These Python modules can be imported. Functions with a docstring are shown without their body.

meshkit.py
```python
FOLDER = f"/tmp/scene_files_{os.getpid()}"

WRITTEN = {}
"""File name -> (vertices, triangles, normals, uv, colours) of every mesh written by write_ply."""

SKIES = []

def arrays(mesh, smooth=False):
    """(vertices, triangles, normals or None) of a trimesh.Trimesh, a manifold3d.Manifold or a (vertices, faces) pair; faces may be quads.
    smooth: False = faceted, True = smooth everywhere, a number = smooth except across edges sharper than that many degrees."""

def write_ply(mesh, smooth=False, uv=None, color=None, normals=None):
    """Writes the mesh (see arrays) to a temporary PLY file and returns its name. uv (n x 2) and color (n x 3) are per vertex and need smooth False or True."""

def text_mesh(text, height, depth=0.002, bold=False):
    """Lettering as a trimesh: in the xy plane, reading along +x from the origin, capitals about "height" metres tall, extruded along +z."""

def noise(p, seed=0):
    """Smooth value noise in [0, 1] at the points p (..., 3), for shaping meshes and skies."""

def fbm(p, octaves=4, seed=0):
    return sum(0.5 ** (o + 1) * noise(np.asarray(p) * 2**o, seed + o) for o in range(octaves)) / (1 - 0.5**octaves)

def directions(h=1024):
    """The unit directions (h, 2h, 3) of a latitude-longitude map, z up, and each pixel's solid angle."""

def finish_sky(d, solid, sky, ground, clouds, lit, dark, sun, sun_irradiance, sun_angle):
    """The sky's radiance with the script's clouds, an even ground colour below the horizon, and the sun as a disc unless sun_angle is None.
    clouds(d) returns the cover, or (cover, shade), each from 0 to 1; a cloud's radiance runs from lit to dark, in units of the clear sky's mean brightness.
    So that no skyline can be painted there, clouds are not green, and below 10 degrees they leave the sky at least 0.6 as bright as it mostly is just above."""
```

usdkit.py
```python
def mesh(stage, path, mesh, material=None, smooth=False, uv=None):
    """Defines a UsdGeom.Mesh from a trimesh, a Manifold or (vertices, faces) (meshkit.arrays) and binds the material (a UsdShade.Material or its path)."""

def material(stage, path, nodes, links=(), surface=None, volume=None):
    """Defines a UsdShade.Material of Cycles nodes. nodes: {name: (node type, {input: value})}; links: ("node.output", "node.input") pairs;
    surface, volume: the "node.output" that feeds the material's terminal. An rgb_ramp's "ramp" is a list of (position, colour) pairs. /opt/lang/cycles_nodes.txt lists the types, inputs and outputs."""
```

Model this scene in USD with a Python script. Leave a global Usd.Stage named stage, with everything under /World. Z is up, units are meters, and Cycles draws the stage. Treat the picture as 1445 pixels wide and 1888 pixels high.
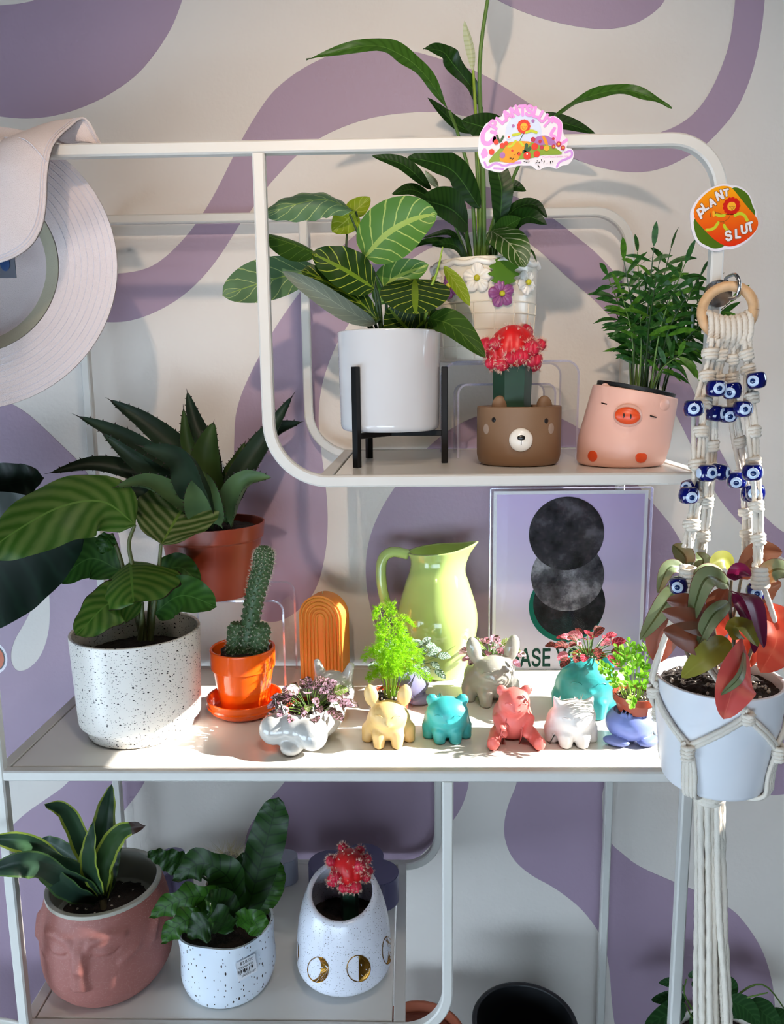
import math, random
import numpy as np, trimesh, usdkit, meshkit
from shapely.geometry import Polygon, LineString, Point, box as sbox
from shapely.ops import unary_union
from shapely import affinity
from pxr import Usd, UsdGeom, UsdLux, UsdShade, Gf, Sdf
stage = Usd.Stage.CreateInMemory()
UsdGeom.SetStageUpAxis(stage, UsdGeom.Tokens.z); UsdGeom.SetStageMetersPerUnit(stage, 1.0)
stage.SetDefaultPrim(UsdGeom.Xform.Define(stage, '/World').GetPrim()); UsdGeom.Scope.Define(stage, '/World/Looks')
rng = np.random.default_rng(7)
V = np.array
# ---------------------------------------------------------------- camera, sky, sun, lamps
W_, H_, F = 1445, 1888, 1428.79
EYE = V([0., -1.00485, 1.45315]); PITCH, YAW, ROLL = -.16386, -.02542, -.01115
_c, _s = math.cos(PITCH), math.sin(PITCH)
FW = V([math.sin(YAW) * _c, math.cos(YAW) * _c, _s]); _r = V([math.cos(YAW), -math.sin(YAW), 0]); _u = np.cross(_r, FW)
RT = math.cos(ROLL) * _r + math.sin(ROLL) * _u; UP = -math.sin(ROLL) * _r + math.cos(ROLL) * _u
cam = UsdGeom.Camera.Define(stage, '/World/camera')
M = np.eye(4); M[0, :3], M[1, :3], M[2, :3], M[3, :3] = RT, UP, -FW, EYE
cam.AddTransformOp().Set(Gf.Matrix4d(*M.ravel().tolist()))
cam.CreateHorizontalApertureAttr(36.0); cam.CreateVerticalApertureAttr(36.0 * H_ / W_); cam.CreateFocalLengthAttr(F * 36.0 / W_)
cam.CreateClippingRangeAttr(Gf.Vec2f(.02, 100)); cam.CreateExposureAttr(0.0)
sky = UsdLux.DomeLight.Define(stage, '/World/sky'); sky.CreateIntensityAttr(2.75); sky.CreateColorAttr(Gf.Vec3f(.66, .83, 1.0))
sun = UsdLux.DistantLight.Define(stage, '/World/sun'); sun.CreateIntensityAttr(4.8); sun.CreateAngleAttr(.53); sun.CreateNormalizeAttr(True); sun.CreateColorAttr(Gf.Vec3f(1, .96, .9))
sun.AddRotateZOp().Set(.3); sun.AddRotateYOp().Set(64)
def lamp(name, pos, target, power, color, rad, cone, soft):
    l = UsdLux.SphereLight.Define(stage, '/World/' + name); l.CreateRadiusAttr(rad); l.CreateIntensityAttr(power); l.CreateColorAttr(Gf.Vec3f(*color))
    sh = UsdLux.ShapingAPI.Apply(l.GetPrim()); sh.CreateShapingConeAngleAttr(cone); sh.CreateShapingConeSoftnessAttr(soft)
    d = V(target, float) - V(pos); d /= np.linalg.norm(d); x = np.cross(d, [0, 0, 1]); x /= np.linalg.norm(x); y = np.cross(x, d)
    m = np.eye(4); m[0, :3], m[1, :3], m[2, :3], m[3, :3] = x, y, -d, pos
    l.AddTransformOp().Set(Gf.Matrix4d(*m.ravel().tolist()))
lamp('spotlight', (-.118, -1.25, 2.07), (.0, .45, 1.60), 3200, (1, .78, .60), .019, 27, 1.0)
lamp('ceiling_lamp', (.25, -.95, 2.75), (0, .2, .9), 60, (1, .88, .76), .11, 50, .6)
# ---------------------------------------------------------------- helpers
def ray(x, y): return FW + RT * (x - W_ / 2) / F - UP * (y - H_ / 2) / F
def at(x, y, Y): d = ray(x, y); return EYE + d * ((Y - EYE[1]) / d[1])
def atz(x, y, Z): d = ray(x, y); return EYE + d * ((Z - EYE[2]) / d[2])
def dep(p): return float((V(p) - EYE) @ FW)
ZT, ZU, ZM, ZL = 1.7496, 1.3354, .92, .5119
XA, XM, XL, XR, XS = -.1928, .0405, -.5937, .3883, -.0145
T, D, WALL = .0154, .40, .455
_names, used_mats = {}, {}
def numbered(parent, name):
    k = _names.get((parent, name), 0); _names[(parent, name)] = k + 1
    return name if k == 0 else f'{name}_{k:03d}'
def tag(p, label=None, cat=None, group=None, kind=None):
    for k, v in (('label', label), ('category', cat), ('group', group), ('kind', kind)):
        if v: p.SetCustomDataByKey(k, v)
    return p
_loc = {}
def thing(name, label, cat, loc=(0, 0, 0), group=None):
    path = '/World/' + numbered('/World', name); x = UsdGeom.Xform.Define(stage, path); x.AddTranslateOp().Set(Gf.Vec3d(*map(float, loc)))
    _loc[path] = V(loc, float); return tag(x.GetPrim(), label, cat, group)
def obj(name, mesh, m, parent=None, smooth=35, label=None, kind=None, uv=None):
    pp = str(parent.GetPath()) if parent else '/World'; path = pp + '/' + numbered(pp, name)
    off = _loc.get(pp, np.zeros(3)); _loc[path] = off
    v, f = (mesh.vertices, mesh.faces) if hasattr(mesh, 'vertices') else mesh
    v = V(v, float) - off
    p = usdkit.mesh(stage, path, trimesh.Trimesh(v, V(f), process=False), m, smooth=True if uv is not None else smooth, uv=uv).GetPrim()
    return tag(p, label, kind=kind)
def cat(*ms):
    ms = [x for x in ms if x is not None]; vs, fs, n = [], [], 0
    for x in ms:
        v, f = (x.vertices, x.faces) if hasattr(x, 'vertices') else x
        vs.append(v); fs.append(V(f) + n); n += len(v)
    return trimesh.Trimesh(np.vstack(vs), np.vstack(fs), process=False)
def lin(c): c = V(c, float) / 255; return tuple(np.where(c < .04045, c / 12.92, ((c + .055) / 1.055) ** 2.4))
def box(lo, hi, b=0.0015):
    lo, hi = V(lo, float), V(hi, float); b = min(b, .45 * float((hi - lo).min()))
    if b <= 0: m = trimesh.creation.box(hi - lo); m.apply_translation((lo + hi) / 2); return m
    pts = [(x, y, z) for ax in range(3) for x in ((lo[0] + (ax != 0) * b), (hi[0] - (ax != 0) * b)) for y in ((lo[1] + (ax != 1) * b), (hi[1] - (ax != 1) * b)) for z in ((lo[2] + (ax != 2) * b), (hi[2] - (ax != 2) * b))]
    return trimesh.convex.convex_hull(V(pts))
def spline(pts, n):
    p = V(pts, float); 
    if len(p) == 2: return p[0] + (p[1] - p[0]) * np.linspace(0, 1, n)[:, None]
    q = np.vstack([2 * p[0] - p[1], p, 2 * p[-1] - p[-2]]); out = []
    for s in np.linspace(0, len(p) - 1 - 1e-9, n):
        i = int(s); t = s - i; a, b, c, d = q[i:i + 4]
        out.append(.5 * (2 * b + (c - a) * t + (2 * a - 5 * b + 4 * c - d) * t * t + (3 * b - a - 3 * c + d) * t ** 3))
    return V(out)
def frames(p):
    t = np.gradient(p, axis=0); t /= np.linalg.norm(t, axis=1, keepdims=True) + 1e-12
    a = np.cross(t[0], [0, 0, 1] if abs(t[0][2]) < .9 else [1, 0, 0]); a /= np.linalg.norm(a); A = []
    for x in t:
        a = a - x * (a @ x); a /= np.linalg.norm(a) + 1e-12; A.append(a)
    A = V(A); return t, A, np.cross(t, A)
def tube(p, r, sides=8, strands=0, twist=0, caps=True):
    p = V(p, float); n = len(p); r = np.broadcast_to(np.asarray(r, float), (n,)); t, A, B = frames(p)
    th = np.arange(sides) / sides * 2 * np.pi; L = np.r_[0, np.cumsum(np.linalg.norm(np.diff(p, axis=0), axis=1))]
    rr = r[:, None] * (1 + (.16 * np.cos(strands * (th[None] - L[:, None] * twist)) if strands else 0 * th[None]))
    v = p[:, None] + rr[..., None] * (np.cos(th)[None, :, None] * A[:, None] + np.sin(th)[None, :, None] * B[:, None])
    v = v.reshape(-1, 3); i = np.arange(n - 1)[:, None] * sides; j = np.arange(sides)[None]; k = (j + 1) % sides
    a, b, c, d = (i + j).ravel(), (i + k).ravel(), (i + sides + k).ravel(), (i + sides + j).ravel()
    f = np.vstack([np.c_[a, b, c], np.c_[a, c, d]])
    if caps:
        v = np.vstack([v, p[0], p[-1]]); m = n * sides; j = np.arange(sides); k = (j + 1) % sides
        f = np.vstack([f, np.c_[np.full(sides, m), k, j], np.c_[np.full(sides, m + 1), m - sides + j, m - sides + k]])
    return trimesh.Trimesh(v, f, process=False)
def sqtube(p, w, h, nrm):
    """square section swept along p in a plane whose normal is nrm; w in the plane, h along the normal"""
    p = V(p, float); t = np.gradient(p, axis=0); t /= np.linalg.norm(t, axis=1, keepdims=True); nrm = V(nrm, float); s = np.cross(t, nrm); b = .14 * w
    sec = [(-.5 * w, -.5 * h + b), (-.5 * w + b, -.5 * h), (.5 * w - b, -.5 * h), (.5 * w, -.5 * h + b), (.5 * w, .5 * h - b), (.5 * w - b, .5 * h), (-.5 * w + b, .5 * h), (-.5 * w, .5 * h - b)]
    v = V([[q + s_ * a + nrm * c for a, c in sec] for q, s_ in zip(p, s)]).reshape(-1, 3); n = len(p); k = 8
    f = []
    for i in range(n - 1):
        for j in range(k):
            a, b2 = i * k + j, i * k + (j + 1) % k; f += [(a, b2, b2 + k), (a, b2 + k, a + k)]
    f += [(0, j + 1, j) for j in range(1, k - 1)] + [((n - 1) * k, (n - 1) * k + j, (n - 1) * k + j + 1) for j in range(1, k - 1)]
    m = trimesh.Trimesh(v, V(f), process=False); m.fix_normals(); return m
def arc_path(pts, r, n=10):
    """polyline with its inner corners rounded to radius r"""
    p = [V(x, float) for x in pts]; out = [p[0]]
    for a, b, c in zip(p, p[1:], p[2:]):
        u, w = (a - b) / np.linalg.norm(a - b), (c - b) / np.linalg.norm(c - b); o = b + r * (u + w)
        for k in np.linspace(0, np.pi / 2, n): out.append(o - r * (math.cos(k) * w + math.sin(k) * u))
    return V(out + [p[-1]])
def lathe(prof, n=64, c=(0, 0, 0)):
    """prof: (r, z) from the bottom axis round to the last point; closed at the axis where r = 0"""
    pr = V(prof, float); th = np.arange(n) / n * 2 * np.pi; m = len(pr)
    v = np.stack([pr[:, None, 0] * np.cos(th), pr[:, None, 0] * np.sin(th), np.broadcast_to(pr[:, None, 1], (m, n))], -1).reshape(-1, 3) + V(c)
    i = np.arange(m - 1)[:, None] * n; j = np.arange(n)[None]; k = (j + 1) % n
    a, b, cc, d = (i + j).ravel(), (i + k).ravel(), (i + n + k).ravel(), (i + n + j).ravel()
    return trimesh.Trimesh(v, np.vstack([np.c_[a, b, cc], np.c_[a, cc, d]]), process=False)
def rnd(prof, r=.004, n=4):
    """rounds the corners of a lathe profile"""
    p = [V(x, float) for x in prof]; out = [p[0]]
    for a, b, c in zip(p, p[1:], p[2:]):
        la, lc = np.linalg.norm(a - b), np.linalg.norm(c - b)
        if la < 1e-9 or lc < 1e-9: out.append(b); continue
        q = min(r, .45 * la, .45 * lc); s, e = b + (a - b) / la * q, b + (c - b) / lc * q
        out += [(1 - t) ** 2 * s + 2 * t * (1 - t) * b + t * t * e for t in np.linspace(0, 1, n)]
    return out + [p[-1]]
def pot_profile(rb, rt, h, wall=.004, soil=.015, foot=0, round_=.005):
    p = [(0, 0), (rb, 0), (rt, h), (rt - wall, h), (rt - wall - .001, h - soil - .01), (0, h - soil - .01)]
    return rnd(p, round_, 5)
def soil_disc(r, c, seed=0, amp=.003, n=26):
    t = trimesh.creation.icosphere(4, r); v = t.vertices * [1, 1, .12]; nz = meshkit.fbm(v * 160 + seed * 7, 3, seed); v[:, 2] += (nz - .5) * amp * 2 * (v[:, 2] > -.01); return trimesh.Trimesh(v + V(c), t.faces, process=False)
def perlite(r, c, n, seed):
    g = np.random.default_rng(seed); ms = []
    for _ in range(n):
        a, q = g.random() * 6.28, r * math.sqrt(g.random()) * .92; s = trimesh.creation.icosphere(1, .0011 + .0013 * g.random()); s.vertices *= g.uniform(.6, 1.2, 3); s.apply_translation(V(c) + [q * math.cos(a), q * math.sin(a), r * .12 * math.sqrt(1 - (q / r) ** 2) + .0012]); ms.append(s)
    return cat(*ms)
def xform(m, mat): return trimesh.Trimesh(trimesh.transformations.transform_points(m.vertices, mat), m.faces, process=False)
def rotm(a, ax, c=(0, 0, 0)): return trimesh.transformations.rotation_matrix(a, ax, c)
def ellip(c, r, sub=3): m = trimesh.creation.icosphere(sub, 1); return trimesh.Trimesh(m.vertices * V(r) + V(c), m.faces, process=False)
# signed-distance shapes for the ceramics
def nets(f, lo, hi, h):
    lo, hi = V(lo, float), V(hi, float); n = np.ceil((hi - lo) / h).astype(int) + 1
    ax = [lo[k] + h * np.arange(n[k]) for k in range(3)]; P = np.stack(np.meshgrid(*ax, indexing='ij'), -1); d = f(P); s = d < 0
    c8 = [(i, j, k) for i in (0, 1) for j in (0, 1) for k in (0, 1)]; sl = lambda a, o: a[o[0]:n[0] - 1 + o[0], o[1]:n[1] - 1 + o[1], o[2]:n[2] - 1 + o[2]]
    cnt = sum(sl(s, o).astype(int) for o in c8); mix = (cnt > 0) & (cnt < 8); acc = np.zeros(mix.shape + (3,)); num = np.zeros(mix.shape)
    for o in c8:
        for k in range(3):
            if o[k] == 0:
                q = list(o); q[k] = 1; da, db = sl(d, o), sl(d, q); cr = (da < 0) != (db < 0); t = np.where(cr, da / np.where(cr, da - db, 1), 0)
                pt = V(o, float) + np.eye(3)[k] * t[..., None]; acc += pt * cr[..., None]; num += cr
    ids = -np.ones(mix.shape, int); ids[mix] = np.arange(mix.sum()); ijk = np.argwhere(mix); v = lo + h * (ijk + acc[mix] / num[mix][:, None]); F_ = []
    for k in range(3):
        a, b = [x for x in range(3) if x != k]; e = np.eye(3, dtype=int); S0 = [slice(None)] * 3; S1 = [slice(None)] * 3; S0[k] = slice(0, -1); S1[k] = slice(1, None)
        ch = s[tuple(S0)] != s[tuple(S1)]; w = np.argwhere(ch); w = w[(w[:, a] > 0) & (w[:, b] > 0) & (w[:, a] < n[a] - 1) & (w[:, b] < n[b] - 1)]
        q = [ids[tuple((w - da * e[a] - db * e[b]).T)] for da, db in ((0, 0), (1, 0), (1, 1), (0, 1))]; ins = s[tuple(w.T)]
        if k == 1: ins = ~ins
        q = V(q).T; q[~ins] = q[~ins][:, ::-1]; F_.append(q)
    q = np.vstack(F_); q = q[(q >= 0).all(1)][:, ::-1]
    m = trimesh.Trimesh(v, np.vstack([q[:, [0, 1, 2]], q[:, [0, 2, 3]]]), process=False); return m if m.volume > 0 else trimesh.Trimesh(v, m.faces[:, ::-1], process=False)
def sE(P, c, r): q = (P - V(c)) / V(r); k = np.linalg.norm(q, axis=-1); return (k - 1) * min(np.broadcast_to(r, 3))
def sEr(P, c, r, R): return sE((P - V(c)) @ R, (0, 0, 0), r)
def sC(P, a, b, ra, rb):
    a, b = V(a, float), V(b, float); t = np.clip(((P - a) @ (b - a)) / ((b - a) @ (b - a)), 0, 1); return np.linalg.norm(P - a - t[..., None] * (b - a), axis=-1) - (ra + (rb - ra) * t)
def smin(k, *ds):
    d = ds[0]
    for e in ds[1:]: h = np.clip(.5 + .5 * (e - d) / k, 0, 1); d = e * (1 - h) + d * h - k * h * (1 - h)
    return d
def scut(d, e, k=.003): return -smin(k, -d, e)
# leaves
def leaf_mesh(pts, w, face, a=1.0, b=.8, cup=.12, wave=0, nw=5, fold=0.0, nu=9, nv=26, tipw=0.0, seed=0, teeth=0, lobes=0, roll=0.0):
    p = spline(pts, nv); t = np.gradient(p, axis=0); t /= np.linalg.norm(t, axis=1, keepdims=True); fc = V(face, float); fc = np.broadcast_to(fc / np.linalg.norm(fc), p.shape)
    sd = np.cross(t, fc); sd /= np.linalg.norm(sd, axis=1, keepdims=True) + 1e-9; n = np.cross(sd, t); vv = np.linspace(0, 1, nv)
    if roll: 
        ra = roll * vv[:, None]; sd, n = sd * np.cos(ra) + n * np.sin(ra), n * np.cos(ra) - sd * np.sin(ra)
    wd = np.maximum(np.sin(np.pi * np.clip(vv, 0, 1) ** a), 0) ** b; wd = np.maximum(wd, tipw * (1 - vv)) * w / 2
    if teeth: wd = wd * (1 + .12 * ((vv * teeth) % 1 < .35)) 
    if lobes: wd = wd * (1 + .22 * np.sin(vv * lobes * 2 * np.pi))
    u = np.linspace(-1, 1, nu); g = np.random.default_rng(seed); ph = g.random(4) * 6.28
    z = wd[:, None] * (cup * 2 * (u ** 2)[None] + fold * np.abs(u)[None]) + wave * (np.abs(u) ** 2)[None] * np.sin(vv[:, None] * nw * 6.28 + np.where(u > 0, ph[0], ph[1])[None])
    q = p[:, None] + sd[:, None] * (u[None, :, None] * wd[:, None, None]) + n[:, None] * z[..., None]
    i = np.arange(nv - 1)[:, None] * nu; j = np.arange(nu - 1)[None]; A = (i + j).ravel()
    f = np.vstack([np.c_[A, A + 1, A + nu + 1], np.c_[A, A + nu + 1, A + nu]])
    uv = np.stack(np.broadcast_arrays((u[None] + 1) / 2, vv[:, None]), -1).reshape(-1, 2)
    return trimesh.Trimesh(q.reshape(-1, 3), f, process=False), uv
def pts3(pts): return [q if isinstance(q, np.ndarray) else at(*q) for q in pts]
def leaf(parent, m, pts, wpx, face=(0, -1, .35), name='leaf', label=None, **k):
    P = pts3(pts); w = wpx / F * np.mean([dep(q) for q in P]); ms, uv = leaf_mesh(P, w, face, **k); return obj(name, ms, m, parent, uv=uv, label=label)
def stem(parent, m, pts, r=.002, name='stem', n=16, r2=None):
    P = spline(pts3(pts), n); return obj(name, tube(P, np.linspace(r, r if r2 is None else r2, n), 7), m, parent, smooth=60)
# materials
def mat(name, nodes, links, surface, volume=None):
    if name not in used_mats: used_mats[name] = usdkit.material(stage, '/World/Looks/' + name, nodes, links, surface=surface, volume=volume)
    return used_mats[name]
def plain(name, c, rough=.5, bump=0, bscale=200, var=0, vscale=6, **k):
    col = lin(c); n = {'p': ('principled_bsdf', {'base_color': col, 'roughness': rough, **k}), 'g': ('geometry', {})}; l = []
    if var:
        n['v'] = ('noise_texture', {'scale': vscale, 'detail': 3.0}); n['r'] = ('rgb_ramp', {'ramp': [(.3, V(col) * (1 - var)), (.7, np.clip(V(col) * (1 + var), 0, 1))]}); l += [('g.position', 'v.vector'), ('v.fac', 'r.fac'), ('r.color', 'p.base_color')]
    if bump:
        n['b'] = ('noise_texture', {'scale': bscale, 'detail': 4.0}); n['bb'] = ('bump', {'strength': bump, 'distance': .002}); l += [('g.position', 'b.vector'), ('b.fac', 'bb.height'), ('bb.normal', 'p.normal')]
    return mat(name, n, l, 'p.BSDF')
def speckled(name, c, dark, scales=((260, .16), (110, .12)), rough=.25, bump=0, stretch=(1, 1, 1), dens=.55, **k):
    n = {'g': ('geometry', {}), 'mp': ('mapping', {'scale': stretch}), 'p': ('principled_bsdf', {'roughness': rough, **k}), 'c0': ('color', {'value': lin(c)})}; l = [('g.position', 'mp.vector')]; prev = 'c0.color'
    for i, (s, th) in enumerate(scales):
        n[f'v{i}'] = ('voronoi_texture', {'scale': s}); n[f'nz{i}'] = ('separate_color', {}); n[f'l{i}'] = ('math', {'math_type': 'less_than', 'value2': th}); n[f'k{i}'] = ('math', {'math_type': 'less_than', 'value2': dens}); n[f'a{i}'] = ('math', {'math_type': 'multiply'}); n[f'm{i}'] = ('mix', {'color2': lin(dark)})
        l += [('mp.vector', f'v{i}.vector'), (f'v{i}.distance', f'l{i}.value1'), (f'v{i}.color', f'nz{i}.color'), (f'nz{i}.r', f'k{i}.value1'), (f'l{i}.value', f'a{i}.value1'), (f'k{i}.value', f'a{i}.value2'), (f'a{i}.value', f'm{i}.fac'), (prev, f'm{i}.color1')]; prev = f'm{i}.color'
    l.append((prev, 'p.base_color')); return mat(name, n, l, 'p.BSDF')
def leafmat(name, c, vein, freq=9, slant=1.2, width=.14, mid=.06, soft=False, edge=None, edgew=.12, rough=.42, trans=.3, transc=None, under=None, midc=None, blotch=0, tipc=None):
    n = {'uv': ('attribute', {'attribute': 'st'}), 'sx': ('separate_xyz', {}), 'a': ('math', {'math_type': 'multiply_add', 'value2': 2.0, 'value3': -1.0}), 's': ('math', {'math_type': 'absolute'}),
         'g': ('geometry', {}), 'nz': ('noise_texture', {'scale': 60.0, 'detail': 2.0}), 'sv': ('math', {'math_type': 'multiply', 'value2': float(slant)}), 'fv': ('math', {'math_type': 'multiply', 'value2': float(freq)}), 'd': ('math', {'math_type': 'subtract'}),
         'wob': ('math', {'math_type': 'multiply_add', 'value2': .35}), 'fr': ('math', {'math_type': 'fraction'}), 'tri': ('math', {'math_type': 'pingpong', 'value2': .5}), 'vr': ('rgb_ramp', {'ramp': [(0, lin(vein)), (width * .5, lin(vein)), (width * (2.6 if soft else 1.0), lin(c)), (1, lin(c))]}),
         'mr': ('math', {'math_type': 'less_than', 'value2': float(mid)}), 'mm': ('mix', {'color2': lin(midc or vein)}), 'p': ('principled_bsdf', {'roughness': rough, 'specular_ior_level': .28}), 'tr': ('translucent_bsdf', {'color': lin(transc or c)}), 'mx': ('mix_closure', {'fac': trans}), 'b': ('bump', {'strength': .25, 'distance': .001})}
    l = [('uv.vector', 'sx.vector'), ('sx.x', 'a.value1'), ('a.value', 's.value1'), ('s.value', 'sv.value1'), ('sx.y', 'fv.value1'), ('fv.value', 'd.value1'), ('sv.value', 'd.value2'), ('g.position', 'nz.vector'), ('nz.fac', 'wob.value1'), ('d.value', 'wob.value3'),
         ('wob.value', 'tri.value1'), ('tri.value', 'vr.fac'), ('s.value', 'mr.value1'), ('mr.value', 'mm.fac'), ('vr.color', 'mm.color1'), ('tri.value', 'b.height'), ('b.normal', 'p.normal'), ('p.BSDF', 'mx.closure1'), ('tr.BSDF', 'mx.closure2')]
    del n['fr']; prev = 'mm.color'
    if blotch:
        n['bn'] = ('noise_texture', {'scale': 230.0, 'detail': 2.0}); n['bl'] = ('math', {'math_type': 'greater_than', 'value2': 1 - blotch}); n['bm'] = ('mix', {'color2': lin(vein)})
        l += [('g.position', 'bn.vector'), ('bn.fac', 'bl.value1'), ('bl.value', 'bm.fac'), (prev, 'bm.color1')]; prev = 'bm.color'
    if edge is not None:
        n['el'] = ('math', {'math_type': 'greater_than', 'value2': 1 - edgew}); n['em'] = ('mix', {'color2': lin(edge)}); l += [('s.value', 'el.value1'), ('el.value', 'em.fac'), (prev, 'em.color1')]; prev = 'em.color'
    if tipc is not None:
        n['tl'] = ('math', {'math_type': 'greater_than', 'value2': .82}); n['tm'] = ('mix', {'color2': lin(tipc)}); l += [('sx.y', 'tl.value1'), ('tl.value', 'tm.fac'), (prev, 'tm.color1')]; prev = 'tm.color'
    if under is not None:
        n['um'] = ('mix', {'color2': lin(under)}); l += [('g.backfacing', 'um.fac'), (prev, 'um.color1')]; prev = 'um.color'
    l.append((prev, 'p.base_color'))
    if transc is None: l.append((prev, 'tr.color'))
    l.append
    return mat(name, n, l, 'mx.closure')
WHITE = plain('rack_paint', (212, 209, 203), .45, bump=.03, bscale=500)
PANEL = plain('panel_paint', (226, 222, 214), .22, bump=.03, bscale=300, coat_weight=.25, coat_roughness=.15)
CREAM = plain('wall_cream', (222, 214, 206), .55, bump=.25, bscale=130)
PURPLE = plain('wall_purple', (166, 143, 163), .5, bump=.25, bscale=130)
SOIL = plain('soil', (40, 29, 22), .95, bump=1.0, bscale=500, var=.5, vscale=300)
PERL = plain('perlite', (205, 195, 182), .9)
TERRA = plain('terracotta_plastic', (158, 66, 42), .36, var=.06)
BLACKM = plain('black_metal', (10, 10, 12), .45, specular_ior_level=.25)
GOLD = plain('gold_lustre', (190, 140, 60), .25, metallic=1.0)
STEMG = plain('stem_green', (86, 118, 46), .45); STEMD = plain('stem_dark', (40, 66, 26), .45); STEMB = plain('stem_brown_green', (86, 92, 48), .5); STEML = plain('stem_lime', (150, 178, 58), .45)
STEMP = plain('stem_purple', (108, 92, 70), .5)
# ---------------------------------------------------------------- the setting
def room(name, lo, hi, m): return tag(obj(name, box(lo, hi, 0), m, smooth=False), kind='structure')
X0, X1, Y0, CEIL = -1.7, 1.6, -2.5, 2.95
wb = tag(thing('wall_back', None, None), kind='structure')
obj('plaster', box((X0, WALL, 0), (X1, WALL + .1, CEIL), 0), CREAM, wb, smooth=False)
def wallpoly(px, smooth=3):
    p = V([at(x, y, WALL)[[0, 2]] for x, y in px])
    for _ in range(smooth): q = np.roll(p, -1, 0); p = np.stack([.75 * p + .25 * q, .25 * p + .75 * q], 1).reshape(-1, 2)
    return Polygon(p).buffer(0)
def extr(poly, h): 
    g = [x for x in getattr(poly, 'geoms', [poly]) if x.geom_type == 'Polygon' and x.area > 1e-9]; return cat(*[trimesh.creation.extrude_polygon(x, h, engine='earcut') for x in g])
def on_wall(poly, h=.0006, y=WALL):
    m = extr(poly, h); v = m.vertices; return trimesh.Trimesh(np.c_[v[:, 0], y - v[:, 2], v[:, 1]], m.faces, process=False)
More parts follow.
